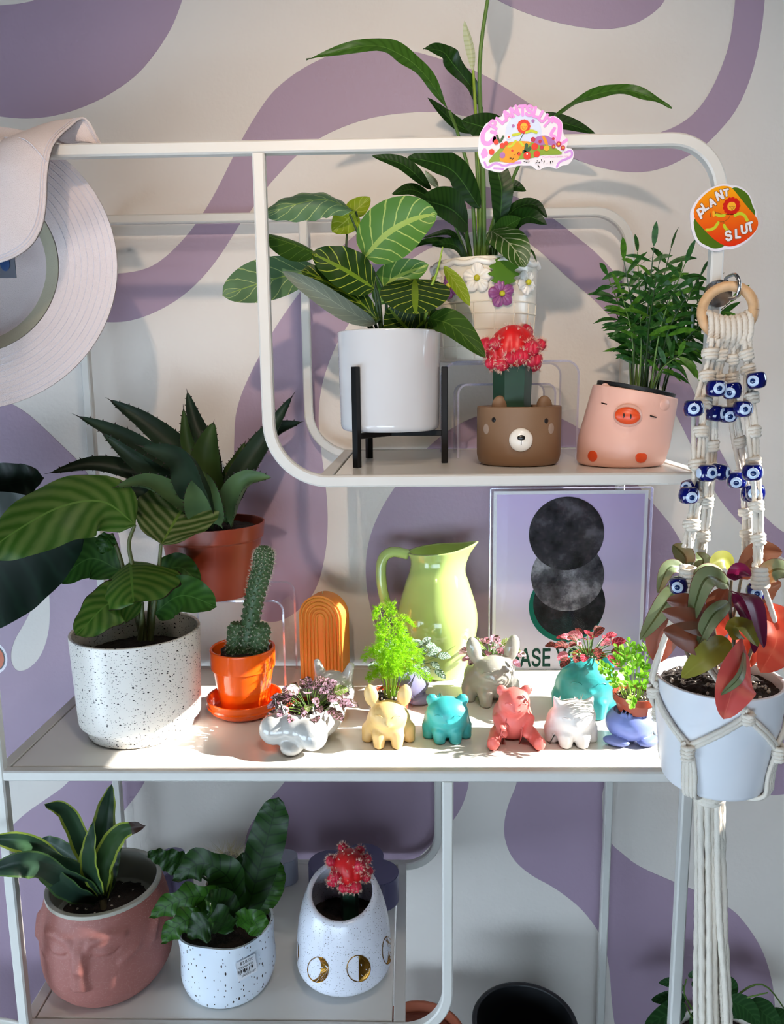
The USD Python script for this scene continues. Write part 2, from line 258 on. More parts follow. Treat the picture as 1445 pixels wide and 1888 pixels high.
SW = [
 [(-160, 30), (-60, 16), (0, 10), (40, 7), (75, -2), (95, -60), (380, -90), (345, -30), (325, 35), (300, 80), (262, 130), (225, 160), (185, 184), (140, 203), (100, 214), (60, 219), (20, 218), (-30, 210), (-160, 180)],
 [(820, -90), (860, -40), (905, -5), (957, 20), (1010, 38), (1070, 51), (1120, 55), (1165, 47), (1200, 28), (1225, 5), (1240, -40), (1245, -90)],
 [(1357, -60), (1356, -10), (1352, 30), (1345, 80), (1328, 130), (1308, 172), (1283, 207), (1250, 232), (1210, 247), (1170, 256), (1130, 256), (1094, 246), (1042, 227), (992, 202), (947, 172), (892, 137), (840, 118), (797, 104), (752, 92), (700, 88), (650, 90), (605, 102), (550, 130), (502, 168), (470, 215), (445, 258), (427, 295), (400, 350), (377, 390), (345, 435), (300, 480), (262, 500), (195, 507), (90, 495), (0, 470), (-60, 560), (60, 560), (140, 585), (190, 595), (240, 593), (290, 575), (340, 545), (385, 500), (420, 450), (442, 412), (462, 390), (492, 345), (510, 325), (542, 290), (585, 256), (635, 232), (690, 215), (745, 208), (800, 205), (850, 212), (893, 224), (950, 245), (1000, 270), (1055, 292), (1100, 308), (1145, 317), (1190, 318), (1230, 308), (1265, 290), (1300, 268), (1325, 243), (1357, 205), (1382, 150), (1398, 90), (1407, 30), (1410, -10), (1412, -60)],
 [(431, 850), (432, 800), (434, 764), (444, 728), (460, 692), (477, 658), (504, 609), (530, 570), (554, 537), (595, 488), (636, 448), (700, 398), (760, 362), (825, 342), (884, 340), (937, 356), (985, 380), (1026, 407), (1063, 437), (1100, 466), (1150, 522), (1190, 580), (1237, 646), (1262, 690), (1285, 735), (1323, 824), (1351, 874), (1373, 910), (1406, 950), (1445, 985), (1530, 1020), (1530, 1080), (1445, 1030), (1392, 995), (1367, 968), (1334, 932), (1309, 893), (1279, 832), (1257, 786), (1235, 745), (1212, 703), (1180, 655), (1142, 605), (1115, 573), (1090, 548), (1056, 520), (1026, 493), (997, 464), (964, 441), (920, 425), (870, 425), (810, 448), (760, 475), (700, 525), (668, 560), (644, 595), (622, 630), (606, 668), (592, 712), (587, 760), (588, 800), (593, 840), (600, 890), (604, 940), (604, 980), (600, 1022), (588, 1075), (569, 1108), (530, 1142), (485, 1150), (447, 1110), (434, 1000), (431, 920)],
 [(727, 899), (755, 860), (790, 823), (826, 793), (865, 772), (910, 758), (950, 754), (1000, 760), (1045, 775), (1090, 805), (1140, 850), (1184, 905), (1212, 938), (1240, 972), (1262, 1012), (1300, 1085), (1350, 1170), (1400, 1240), (1450, 1300), (1510, 1390), (1510, 1450), (1460, 1462), (1417, 1468), (1340, 1450), (1240, 1400), (1160, 1400), (1112, 1440), (1108, 1490), (1114, 1535), (1130, 1560), (1145, 1572), (1175, 1597), (1240, 1625), (1295, 1647), (1350, 1675), (1380, 1710), (1405, 1750), (1420, 1795), (1428, 1840), (1430, 1930), (1140, 1930), (1128, 1860), (1124, 1790), (1115, 1740), (1102, 1715), (1080, 1685), (1060, 1665), (1020, 1635), (980, 1615), (950, 1590), (935, 1565), (927, 1530), (935, 1485), (955, 1442), (950, 1410), (920, 1380), (860, 1330), (790, 1275), (735, 1225), (702, 1178), (686, 1135), (676, 1090), (673, 1038), (681, 988), (702, 938)],
 [(-120, 700), (-40, 715), (39, 752), (77, 785), (116, 823), (145, 850), (180, 900), (205, 945), (219, 982), (224, 1030), (222, 1100), (215, 1170), (205, 1240), (215, 1330), (262, 1400), (272, 1430), (262, 1450), (247, 1472), (230, 1493), (210, 1520), (195, 1550), (190, 1600), (198, 1700), (215, 1800), (220, 1930), (-160, 1930), (-160, 1620), (-60, 1570), (0, 1545), (12, 1533), (44, 1501), (87, 1472), (128, 1443), (150, 1400), (60, 1395), (-160, 1400)],
 [(525, 1443), (497, 1473), (469, 1508), (452, 1540), (447, 1600), (480, 1660), (560, 1690), (660, 1672), (740, 1612), (795, 1557), (837, 1512), (855, 1480), (865, 1443), (866, 1400), (840, 1340), (760, 1300), (640, 1300), (570, 1350), (540, 1410)]]
blob = wallpoly([(18, 1212), (26, 1180), (45, 1150), (60, 1118), (88, 1070), (93, 1120), (90, 1170), (75, 1212), (50, 1236), (28, 1238)])
for i, s in enumerate(SW):
    g = wallpoly(s); g = g.difference(blob) if i == 5 else g
    obj('painted_swirl', on_wall(g), PURPLE, wb, smooth=False, label='lilac painted swirl')
FLOOR = plain('floor_concrete', (84, 79, 75), .6, var=.12, vscale=5)
OTHER = plain('room_white', (84, 80, 77), .7)
room('floor', (X0, Y0, -.1), (X1, WALL, 0), FLOOR); room('ceiling', (X0, Y0, CEIL), (X1, WALL, CEIL + .1), plain('ceiling_grey', (62, 60, 58), .8))
wl = tag(thing('wall_left', None, None), kind='structure')   # with a low shop window out of frame, the cool light from the lower left
for lo, hi in (((X0 - .1, Y0, 0), (X0, -1.9, CEIL)), ((X0 - .1, -.3, 0), (X0, WALL + .1, CEIL)), ((X0 - .1, -1.9, 0), (X0, -.3, .12)), ((X0 - .1, -1.9, 0.95), (X0, -.3, CEIL))): obj('plaster', box(lo, hi, 0), OTHER, wl, smooth=False)
wf = tag(thing('wall_front', None, None), kind='structure')   # the shop front behind the camera: an opening below, a deep header above
for lo, hi in (((X0, Y0 - .1, 0.92), (X1, Y0, CEIL)), ((X0, Y0 - .1, 0), (X1, Y0, .12)), ((X0, Y0 - .1, .12), (X0 + .15, Y0, 0.92)), ((.55, Y0 - .1, .12), (X1, Y0, 0.92))): obj('plaster', box(lo, hi, 0), OTHER, wf, smooth=False)
wr = tag(thing('wall_right', None, None), kind='structure')   # with the window the sun comes through
WY0, WY1, WZ0, WZ1 = -.115, .415, 1.505, 1.985
for lo, hi in (((X1, Y0, 0), (X1 + .1, WY0, CEIL)), ((X1, WY1, 0), (X1 + .1, WALL + .1, CEIL)), ((X1, WY0, 0), (X1 + .1, WY1, WZ0)), ((X1, WY0, WZ1), (X1 + .1, WY1, CEIL))):
    obj('plaster', box(lo, hi, 0), OTHER, wr, smooth=False)
# ---------------------------------------------------------------- the rack
rack = thing('display_rack', 'white square-tube metal display rack with rounded frame corners and three shelves', 'shelf', (0, 0, 0))
h = T / 2
def fr(pts, y, r, name='frame_tube'):
    p = arc_path([(x, y + h, z) for x, z in pts], r, 14) if r else V([(x, y + h, z) for x, z in pts]); obj(name, sqtube(p, T, T, (0, 1, 0)), WHITE, rack, smooth=25)
for y in (0, D):
    fr([(XR - h, 0.0), (XR - h, ZT - h), (XL + h, ZT - h), (XL + h, 0.0)], y, .062, 'outer_frame')
    fr([(XA + h, ZT - T), (XA + h, ZU - h), (XR - T, ZU - h)], y, .078, 'upper_frame')
    fr([(XL + T, ZM - h), (XR - T, ZM - h)], y, 0, 'shelf_rail')
    fr([(XM + h, ZM - T), (XM + h, ZL - h), (XL + T, ZL - h)], y, .066, 'lower_frame')
def rail(x0, z):
    obj('side_rail', box((x0, T, z - T), (x0 + T * 1.15, D, z), .001), WHITE, rack)
def panel(x0, x1, z, name='shelf_panel'):
    obj(name, box((x0, T + .0015, z - .012), (x1, D - .0015, z - .0006), .0008), PANEL, rack)
XU = -.1215
rail(XU, ZU); rail(XR - T * 1.15, ZU); panel(XU + T * 1.15 + .0022, XR - T * 1.15 - .0022, ZU)
rail(XL, ZM); rail(XR - T * 1.15, ZM); panel(XL + T * 1.15 + .0022, XR - T * 1.15 - .0022, ZM)
rail(XL, ZL); rail(XS - T * 1.15, ZL); panel(XL + T * 1.15 + .0022, XS - T * 1.15 - .0022, ZL)

# ---------------------------------------------------------------- upper shelf
def place(cx, yb, hw, Z):
    """centre (x, y) and radius of a round foot whose front lies at pixel (cx, yb) on the level Z, hw pixels in half width"""
    f = atz(cx, yb, Z); r = hw / F * dep(f)
    for _ in range(4): c = f + V([0, r, 0]); r = hw / F * dep(c)
    d_ = c - EYE; row = H_ / 2 - F * (d_ @ UP) / (d_ @ FW); c = at(cx, row, c[1])
    return c[0], c[1], r
GLZ_WHITE = plain('white_glaze', (206, 208, 212), .09, coat_weight=.4)
# white pot on its black stand
cx, cy = at(718, 700, .165)[0], .165; rp = 94 / F * dep(at(718, 700, cy)); zb = at(720, 799, cy - rp)[2]; zt = at(718, 614, cy)[2] + .002; hp = zt - zb
pl = thing('prayer_plant', 'prayer plant with light-veined oval leaves in glossy white cylinder pot raised on black stand', 'potted plant', (cx, cy, zb))
prof = rnd([(0, 0), (rp * .97, 0), (rp, hp), (rp - .006, hp), (rp - .007, hp - .02), (0, hp - .02)], .011, 6)
obj('pot', lathe(prof, 72, (cx, cy, zb)), GLZ_WHITE, pl)
obj('soil', soil_disc(rp - .006, (cx, cy, zt - .018), 1), SOIL, pl, smooth=True)
st = thing('plant_stand', 'black metal three-legged plant stand under the glossy white pot', 'plant stand', (cx, cy, ZU)); rl = rp + .006
for a in (236, 356, 116):
    a = math.radians(a); dx, dy = math.cos(a), math.sin(a); x, y = cx + rl * dx, cy + rl * dy; m = box((-.0048, -.0048, ZU), (.0048, .0048, ZU + .142), .0008); m.apply_transform(rotm(a, [0, 0, 1])); m.apply_translation([x, y, 0]); obj('leg', m, BLACKM, st)
    m = box((0, -.004, zb - .0085), (rl, .004, zb - .0003), .0008); m.apply_transform(rotm(a, [0, 0, 1])); m.apply_translation([cx, cy, 0]); obj('crossbar', m, BLACKM, st)
LM1 = leafmat('maranta_silver', (96, 130, 92), (176, 196, 130), 6, 1.7, .05, .03, rough=.4, midc=(140, 170, 90), trans=.2)
LM2 = leafmat('maranta_dark', (42, 72, 22), (176, 192, 70), 6.5, 1.6, .07, .1, rough=.4, midc=(120, 150, 40))
LM3 = leafmat('maranta_lime', (150, 176, 40), (190, 204, 90), 6, 1.6, .06, .04, rough=.4, trans=.5)
LM4 = leafmat('maranta_green', (92, 140, 60), (186, 206, 110), 6.5, 1.5, .07, .1, rough=.36, midc=(168, 194, 90), trans=.3)
LM5 = leafmat('maranta_grey', (112, 122, 108), (140, 150, 130), 8, 1.6, .04, .03, rough=.45, trans=.15)
LM6 = leafmat('maranta_deep', (58, 92, 30), (96, 128, 50), 6, 1.6, .05, .04, rough=.4, trans=.45)
zs = (718, 612, .165)
leaf(pl, LM1, [(650, 388, .15), (600, 368, .135), (540, 378, .12), (484, 398, .10)], 62, (0, -.75, .6), a=.9, b=.75, cup=-.25, wave=.002, roll=.5)
leaf(pl, LM3, [(640, 400, .19), (655, 388, .2), (682, 364, .21)], 38, (0, -1, .2), a=1.1, b=.7)
leaf(pl, LM3, [(656, 388, .18), (640, 405, .178), (612, 428, .175)], 52, (.2, -1, .2), b=.7, wave=.001)
leaf(pl, LM4, [(672, 474, .13), (712, 432, .115), (760, 405, .105), (806, 394, .10)], 104, (.1, -1, -.1), a=.75, b=.62, cup=.1)
leaf(pl, LM6, [(588, 470, .15), (545, 452, .13), (486, 432, .10)], 52, (0, -.8, .5), a=1.25, b=.55, cup=-.3)
leaf(pl, LM2, [(690, 532, .13), (640, 500, .11), (574, 466, .10)], 80, (-.1, -1, .35), a=.9, b=.62, wave=.0015, nw=4)
leaf(pl, LM1, [(588, 498, .165), (530, 508, .15), (470, 525, .13), (410, 545, .11)], 84, (0, -1, .25), a=1.15, b=.55, cup=.1)
leaf(pl, LM5, [(692, 598, .13), (640, 572, .10), (575, 530, .085), (520, 500, .08)], 40, (-.3, -.9, -.1), a=.85, b=.7, cup=.2)
leaf(pl, LM2, [(698, 592, .14), (660, 555, .12), (580, 508, .115), (555, 500, .115)], 44, (-.2, -.8, .6), a=.9, b=.7)
leaf(pl, LM4, [(692, 560, .16), (725, 515, .165), (790, 488, .165)], 62, (.3, -1, .15), a=.9, b=.65)
leaf(pl, LM2, [(765, 514, .16), (765, 545, .115), (766, 580, .08)], 130, (0, -.75, .85), a=.8, b=.55, cup=.06, fold=-.1)
leaf(pl, LM2, [(758, 612, .15), (735, 590, .145), (716, 566, .14)], 62, (-.1, -1, .2), b=.6)
leaf(pl, LM2, [(760, 612, .17), (785, 590, .17), (812, 578, .17)], 46, (.1, -1, .3), b=.6)
leaf(pl, LM6, [(790, 586, .15), (835, 602, .13), (895, 660, .10)], 56, (.35, -1, .2), a=.85, b=.7)
leaf(pl, LM3, [(818, 490, .14), (842, 525, .13), (866, 564, .12)], 28, (.3, -1, .1), b=.7, label='young lime green leaf')
stem(pl, STEML, [(782, 612, .17), (790, 545, .15), (806, 500, .14), (816, 455, .135)], .0035, r2=.001, name='rolled_leaf', n=12)
for s in ([(704, 618, .165), (700, 560, .15), (690, 520, .14), (668, 450, .14), (645, 396, .15)], [(708, 618, .165), (712, 560, .145), (700, 520, .135), (672, 474, .13)], [(764, 618, .165), (764, 580, .165), (765, 516, .16)], [(700, 618, .165), (700, 590, .14), (692, 596, .13)], [(698, 618, .17), (690, 590, .16), (698, 592, .14)], [(706, 618, .17), (690, 530, .17), (656, 390, .18)], [(776, 618, .17), (788, 585, .16), (790, 586, .15)], [(690, 618, .17), (660, 540, .17), (588, 472, .15)], [(690, 618, .17), (650, 560, .17), (588, 498, .165)], [(752, 618, .16), (758, 612, .15)], [(704, 618, .15), (696, 575, .14), (690, 532, .13)], [(712, 618, .17), (700, 590, .17), (692, 560, .16)], [(690, 618, .16), (680, 590, .16), (672, 560, .17), (640, 500, .17), (640, 410, .18)]):
    stem(pl, STEMD, s, .0026, r2=.0016)
# clear acrylic risers
ACR = mat('clear_acrylic', {'t': ('transparent_bsdf', {'color': (.97, .975, .98)}), 'g': ('glossy_bsdf', {'roughness': .03}), 'f': ('layer_weight', {'blend': .5}), 'q': ('math', {'math_type': 'power', 'value2': 4.0}), 'w': ('math', {'math_type': 'multiply_add', 'value2': .3, 'value3': .003}), 'm': ('mix_closure', {})}, [('f.facing', 'q.value1'), ('q.value', 'w.value1'), ('w.value', 'm.fac'), ('t.BSDF', 'm.closure1'), ('g.BSDF', 'm.closure2')], 'm.closure')
ACRE = mat('acrylic_edge', {'t': ('transparent_bsdf', {'color': (.80, .80, .93)}), 'g': ('glossy_bsdf', {'roughness': .1, 'color': (.85, .86, .95)}), 'd': ('diffuse_bsdf', {'color': (.62, .6, .74)}), 'm': ('mix_closure', {'fac': .35}), 'n': ('mix_closure', {'fac': .4})}, [('t.BSDF', 'm.closure1'), ('g.BSDF', 'm.closure2'), ('m.closure', 'n.closure1'), ('d.BSDF', 'n.closure2')], 'n.closure')
def riser(x0, x1, y0, y1, z0, z1, label, r=.022, t=.0032):
    o = thing('acrylic_riser', label, 'display riser', ((x0 + x1) / 2, (y0 + y1) / 2, z0)); p = arc_path([(x0, 0, z0), (x0, 0, z1), (x1, 0, z1), (x1, 0, z0)], r, 10)
    tt = np.gradient(p, axis=0); tt /= np.linalg.norm(tt, axis=1, keepdims=True); nn = np.c_[tt[:, 2], 0 * tt[:, 0], -tt[:, 0]]; q = p + nn * t   # inner side
    def strip(a, b, ya, yb): 
        v = np.vstack([a + [0, ya, 0], b + [0, yb, 0]]); n = len(a); i = np.arange(n - 1); return trimesh.Trimesh(v, np.vstack([np.c_[i, i + 1, i + n + 1], np.c_[i, i + n + 1, i + n]]), process=False)
    obj('sheet', cat(strip(p, p, y0, y1), strip(q, q, y1, y0)), ACR, o, smooth=40); obj('polished_edge', strip(q, p, y0, y0), ACRE, o); obj('polished_edge', strip(p, q, y1, y1), ACRE, o)
def rx(px, Y): return at(px, 780, Y)[0]
riser(rx(818, .2), rx(1066, .2), .2, .345, ZU, at(900, 665, .2)[2], 'clear acrylic riser under the flower-relief pot, the taller one of the nested pair')
riser(rx(842, .235), rx(1022, .235), .225, .33, ZU, at(900, 707, .235)[2], 'smaller clear acrylic riser nested inside the taller one, behind the brown bear pot', r=.016)
# flower-relief pot with the peace lily
Y = .272; c = at(893, 600, Y); rr = 95 / F * dep(c); zb = at(900, 665, .2)[2] + .0002; zt = at(893, 486, Y)[2]; hh = zt - zb; cx = c[0]
ly = thing('peace_lily', 'tall peace lily in cream ceramic pot with raised white and mauve flowers', 'potted plant', (cx, Y, zb))
CREAMC = plain('cream_ceramic', (236, 226, 208), .22, var=.03); MAUVE = plain('mauve_glaze', (152, 84, 138), .25); YEL = plain('yellow_glaze', (196, 190, 40), .3); GLEAF = plain('leaf_green_glaze', (88, 128, 40), .3); FWH = plain('flower_white_glaze', (238, 232, 222), .22)
obj('pot', lathe(rnd([(0, 0), (rr * .9, 0), (rr * .97, hh * .5), (rr, hh), (rr - .006, hh), (rr - .008, hh - .02), (0, hh - .02)], .006, 5), 80, (cx, Y, zb)), CREAMC, ly)
gro = []
for k in range(16):
    a = k / 16 * 6.283 + .1; gro.append(tube([(cx + rr * q * math.cos(a), Y + rr * q * math.sin(a), zb + hh * z) for z, q in ((.02, .915), (.3, .945), (.56, .977))], .0013, 5))
for z, q in ((.14, .925), (.31, .945), (.46, .965), (.57, .978)):
    th = np.linspace(0, 6.2832, 65); gro.append(tube(np.c_[cx + rr * q * np.cos(th), Y + rr * q * np.sin(th), 0 * th + zb + hh * z], .0013, 5, caps=False))
obj('raised_grid', cat(*gro), CREAMC, ly, smooth=60)
th = np.linspace(0, 6.2832, 160); obj('scalloped_rim', tube(np.c_[cx + (rr + .001) * np.cos(th), Y + (rr + .001) * np.sin(th), zt - .006 - .004 * np.abs(np.sin(th * 7))], .0045, 8, caps=False), FWH, ly, smooth=60)
def on_pot(px, py):
    d = ray(px, py); o = EYE - V([cx, Y, 0]); a = d[0] ** 2 + d[1] ** 2; b = o[0] * d[0] + o[1] * d[1]; q = o[0] ** 2 + o[1] ** 2 - rr ** 2; t = (-b - math.sqrt(max(b * b - a * q, 0))) / a; return EYE + d * t
def flower(px, py, rpx, m, tilt=0):
    p = on_pot(px, py); n = V([p[0] - cx, p[1] - Y, 0]); n /= np.linalg.norm(n); s = V([-n[1], n[0], 0]); R = rpx / F * dep(p); ms = []
    for k in range(5):
        a = k * 2 * math.pi / 5 + .3 + tilt; e = trimesh.creation.icosphere(3, 1).vertices * [.52 * R, .46 * R, .0045]; f = trimesh.creation.icosphere(3, 1).faces
        e[:, 2] += -.0025 * (1 - np.clip(e[:, 0] / R + .5, 0, 1)) + .0008 * np.sin(np.arctan2(e[:, 1], e[:, 0] + .6 * R) * 16); x, y = e[:, 0] + .5 * R, e[:, 1]; X, Z = x * math.cos(a) - y * math.sin(a), x * math.sin(a) + y * math.cos(a)
        ms.append(trimesh.Trimesh(p + n * (e[:, 2:] + .003) + s * X[:, None] + V([0, 0, 1]) * Z[:, None], f, process=False))
    fl = obj('relief_flower', cat(*ms), m, ly, smooth=True); obj('flower_centre', ellip(p + n * .007, (.13 * R + .0018,) * 3, 2), YEL, ly, smooth=True)
for f in ((880, 513, 27, FWH, 0), (832, 528, 23, MAUVE, .4), (923, 542, 25, MAUVE, .2), (968, 521, 23, FWH, .6), (807, 514, 18, FWH, .1), (984, 560, 1, FWH, 0)):
    if f[2] > 2: flower(*f)
p = on_pot(926, 503); n = V([p[0] - cx, p[1] - Y, 0]); n /= np.linalg.norm(n)
ms, uv = leaf_mesh([p + n * .004 + V([0, 0, .022]), p + n * .007, p + n * .004 + V([0, 0, -.02])], .042, n, b=.5, lobes=4, cup=0); obj('relief_leaf', ms, GLEAF, ly, uv=uv)
obj('soil', soil_disc(rr - .007, (cx, Y, zt - .02), 2), SOIL, ly, smooth=True)
LP = leafmat('lily_leaf', (36, 68, 22), (28, 56, 18), 14, .9, .1, .035, soft=True, rough=.35, trans=.28, midc=(70, 112, 46))
LPb = leafmat('lily_leaf_bright', (66, 106, 36), (56, 94, 30), 14, .9, .1, .035, soft=True, rough=.35, trans=.35, midc=(96, 136, 60))
LPv = leafmat('lily_leaf_variegated', (58, 92, 34), (170, 178, 140), 6, 2.2, .10, .03, rough=.32, trans=.3, blotch=.12)
SPA = leafmat('spathe_white', (210, 214, 176), (196, 202, 150), 12, .4, .1, .02, soft=True, rough=.5, trans=.3)
Yl = .27
def lf(pts, w, m=LP, face=(0, -1, .45), **k): k.setdefault('a', .9); k.setdefault('b', .75); k.setdefault('fold', .18); k.setdefault('cup', 0); return leaf(ly, m, pts, w, face, **k)
lf([(828, 205, .2), (785, 140, .17), (740, 102, .15), (680, 84, .13), (565, 110, .11)], 40, LPb, a=1.0, b=.8, wave=.002, nw=3)
lf([(890, 200, .28), (868, 160, .25), (835, 118, .22), (815, 95, .21), (780, 90, .2)], 44, LP, wave=.002, nw=3)
lf([(872, 135, .25), (868, 90, .25), (856, 38, .24)], 17, SPA, a=1.2, fold=-.9, b=.7, label='closed white spathe')
lf([(902, -20, .2), (906, -120, .2), (900, -230, .2)], 52, SPA, a=1.1, fold=-.3)
lf([(1022, 214, .2), (1075, 182, .16), (1140, 166, .13), (1195, 178, .12), (1238, 200, .11)], 27, LPb, wave=.0015, nw=3, a=.85)
lf([(955, 230, .3), (1000, 222, .3), (1050, 230, .3), (1098, 247, .3)], 34, LP)
lf([(875, 245, .25), (840, 228, .24), (788, 180, .23)], 26, LP)
lf([(945, 268, .23), (905, 240, .21), (850, 222, .2)], 56, LP, face=(0, -1, -.1), cup=-.1)
lf([(885, 385, .25), (840, 320, .22), (800, 300, .2), (750, 290, .19)], 62, LP, a=.8)
lf([(795, 350, .26), (745, 305, .25), (685, 287, .24)], 30, LP)
lf([(862, 415, .2), (830, 385, .17), (778, 368, .15)], 84, LP, face=(.2, -1, .5), a=.85, b=.6)
lf([(800, 370, .28), (760, 350, .27), (722, 358, .27)], 26, LP)
lf([(920, 420, .24), (925, 355, .22), (918, 310, .22), (930, 270, .22)], 42, LP, a=.8)
lf([(915, 385, .28), (940, 345, .28), (970, 352, .28)], 28, LP)
lf([(905, 430, .26), (950, 385, .24), (985, 378, .23), (1009, 402, .22)], 26, LP)
lf([(905, 455, .25), (945, 415, .22), (975, 400, .2), (1008, 414, .19)], 42, LP, a=.9)
lf([(895, 450, .24), (930, 420, .21), (960, 402, .2)], 40, LPb)
lf([(905, 425, .21), (940, 450, .175), (968, 493, .16)], 66, LPv, face=(.25, -1, .15), a=.9, b=.6)
lf([(862, 480, .25), (835, 450, .23), (790, 445, .22), (735, 466, .21)], 15, LP)
lf([(855, 470, .26), (830, 430, .25), (780, 438, .24)], 13, LP)
lf([(862, 488, .24), (838, 452, .2), (795, 452, .19)], 26, LP)
lf([(808, 345, .24), (798, 330, .24), (783, 314, .24)], 15, SPA, fold=-.8, label='small white spathe')
lf([(955, 470, .22), (978, 462, .2), (990, 484, .19)], 5, LP)
zz = Yl
for pts, r, m in (([(893, 492, .27), (890, 300, .24), (884, 120, .21), (903, -30, .2)], .0032, STEMG), ([(884, 492, .27), (880, 300, .25), (876, 200, .25), (872, 130, .25)], .0026, STEML), ([(878, 492, .27), (868, 340, .24), (845, 250, .22), (828, 204, .2)], .0026, STEMG), ([(896, 492, .27), (886, 300, .27), (888, 198, .28)], .0028, STEMG), ([(910, 492, .27), (935, 360, .25), (975, 270, .22), (1024, 213, .2)], .0026, STEMG), ([(902, 492, .27), (930, 330, .28), (956, 230, .3)], .0026, STEMD), ([(872, 492, .27), (850, 400, .25), (800, 352, .25)], .0026, STEMD), ([(880, 492, .27), (884, 430, .25), (885, 385, .25)], .003, STEMG), ([(872, 492, .27), (862, 450, .24), (860, 414, .2)], .003, STEMG), ([(900, 492, .27), (915, 440, .25), (921, 418, .24)], .003, STEMG), ([(905, 492, .27), (905, 456, .25)], .003, STEMG), ([(898, 492, .27), (900, 440, .27), (915, 386, .28)], .0025, STEMG), ([(868, 492, .27), (840, 420, .25), (808, 345, .24)], .0018, STEMG), ([(888, 492, .27), (880, 330, .25), (876, 245, .25)], .0026, STEMG), ([(906, 492, .27), (915, 380, .24), (944, 268, .23)], .003, STEMG), ([(866, 492, .27), (862, 480, .25)], .0025, STEMD), ([(912, 492, .27), (935, 478, .24), (956, 470, .22)], .0012, STEMD), ([(862, 492, .27), (858, 440, .27), (800, 372, .28)], .0024, STEMD)):
    stem(ly, m, pts, r * 1.25, r2=r * .8)
# brown bear pot with a red moon cactus
bx, by, br = place(955, 862, 76, ZU); zt = at(955, 748, by)[2]; hb = zt - ZU; BROWN = plain('bear_brown', (128, 98, 72), .55, bump=.1, bscale=900)
RED = plain('cactus_red', (206, 22, 26), .4, subsurface_weight=.25, subsurface_scale=.004, var=.15, vscale=60); RED2 = plain('cactus_pink_red', (196, 30, 58), .45, var=.2, vscale=90); GRAFT = plain('graft_green', (28, 62, 44), .4, var=.2, vscale=40)
SPINE = plain('spine_pale', (226, 190, 170), .6); INK = plain('black_glaze', (24, 20, 18), .3)
bear = thing('moon_cactus', 'red grafted moon cactus in brown ceramic pot with a bear face', 'potted plant', (bx, by, ZU))
pr = rnd([(0, 0), (br * .93, 0), (br, .012), (br, hb), (br - .006, hb), (br - .006, hb - .012), (0, hb - .012)], .008, 6)
obj('pot', lathe(pr, 72, (bx, by, ZU)), BROWN, bear)
def bearpt(px, py):
    d = ray(px, py); o = EYE - V([bx, by, 0]); a = d[0] ** 2 + d[1] ** 2; b = o[0] * d[0] + o[1] * d[1]; t = (-b - math.sqrt(max(b * b - a * (o[0] ** 2 + o[1] ** 2 - br ** 2), 0))) / a; p = EYE + d * t; n = V([p[0] - bx, p[1] - by, 0]); return p, n / np.linalg.norm(n)
def disc_on(p, n, rx, rz, th, up=(0, 0, 1)):
    s = np.cross(up, n); s /= np.linalg.norm(s); u = np.cross(n, s); m = trimesh.creation.icosphere(3, 1); v = m.vertices; return trimesh.Trimesh(p + np.outer(v[:, 0] * rx, s) + np.outer(v[:, 1] * rz, u) + np.outer(v[:, 2] * th, n), m.faces, process=False)
for ex in (921, 1003):
    p = at(ex, 748, by - .02); obj('ear', cat(ellip(p + V([0, 0, -.002]), (.0115, .007, .0165))), BROWN, bear, smooth=True)
p, n = bearpt(960, 811); obj('muzzle', disc_on(p, n, .0165, .0165, .009), FWH, bear, smooth=True, label='glossy white muzzle')
obj('nose', disc_on(p + n * .0085 + V([0, 0, .0035]), n, .0055, .0038, .002), INK, bear, smooth=True); obj('mouth', tube([p + n * .0095 + V([0, 0, .003]), p + n * .0095 + V([0, 0, -.0065])], .0006, 6), INK, bear)
for ex, ey in ((910, 774), (1007, 776)): p, n = bearpt(ex, ey); obj('eye', disc_on(p, n, .0036, .0036, .0012), INK, bear, smooth=True)
BLUSH = plain('bear_blush', (158, 138, 124), .6)
for ex, ey in ((896, 791), (1016, 790)): p, n = bearpt(ex, ey); obj('cheek', disc_on(p, n, .006, .0075, .0008), BLUSH, bear, smooth=True)
obj('soil', soil_disc(br - .006, (bx, by, zt - .012), 3), SOIL, bear, smooth=True)
def ribbed(c, R, H, ribs, seed=0, amp=.09):
    m = trimesh.creation.icosphere(4, 1); v = m.vertices; th = np.arctan2(v[:, 1], v[:, 0]); q = 1 + amp * np.abs(np.cos(ribs / 2 * th)) * np.sqrt(np.maximum(1 - v[:, 2] ** 2, 0)) - amp * .5; return trimesh.Trimesh(V(c) + v * np.c_[q * R, q * R, np.full(len(v), H)], m.faces, process=False)
def spines(parent, pts, nrm, L, k, m, seed=0, spread=.9, w=.0004, name='spines'):
    g = np.random.default_rng(seed); vs, fs, n = [], [], 0
    for p, q in zip(pts, nrm):
        for _ in range(k):
            d = q + g.normal(0, spread, 3) * .6; d /= np.linalg.norm(d); a = np.cross(d, g.normal(0, 1, 3)); a /= np.linalg.norm(a); b = np.cross(d, a); l = L * g.uniform(.6, 1.1); vs += [p + a * w, p - a * w * .5 + b * w, p - a * w * .5 - b * w, p + d * l]; fs += [(n, n + 1, n + 3), (n + 1, n + 2, n + 3), (n + 2, n, n + 3)]; n += 4
    return obj(name, trimesh.Trimesh(V(vs), V(fs), process=False), m, parent, smooth=False, kind='stuff')
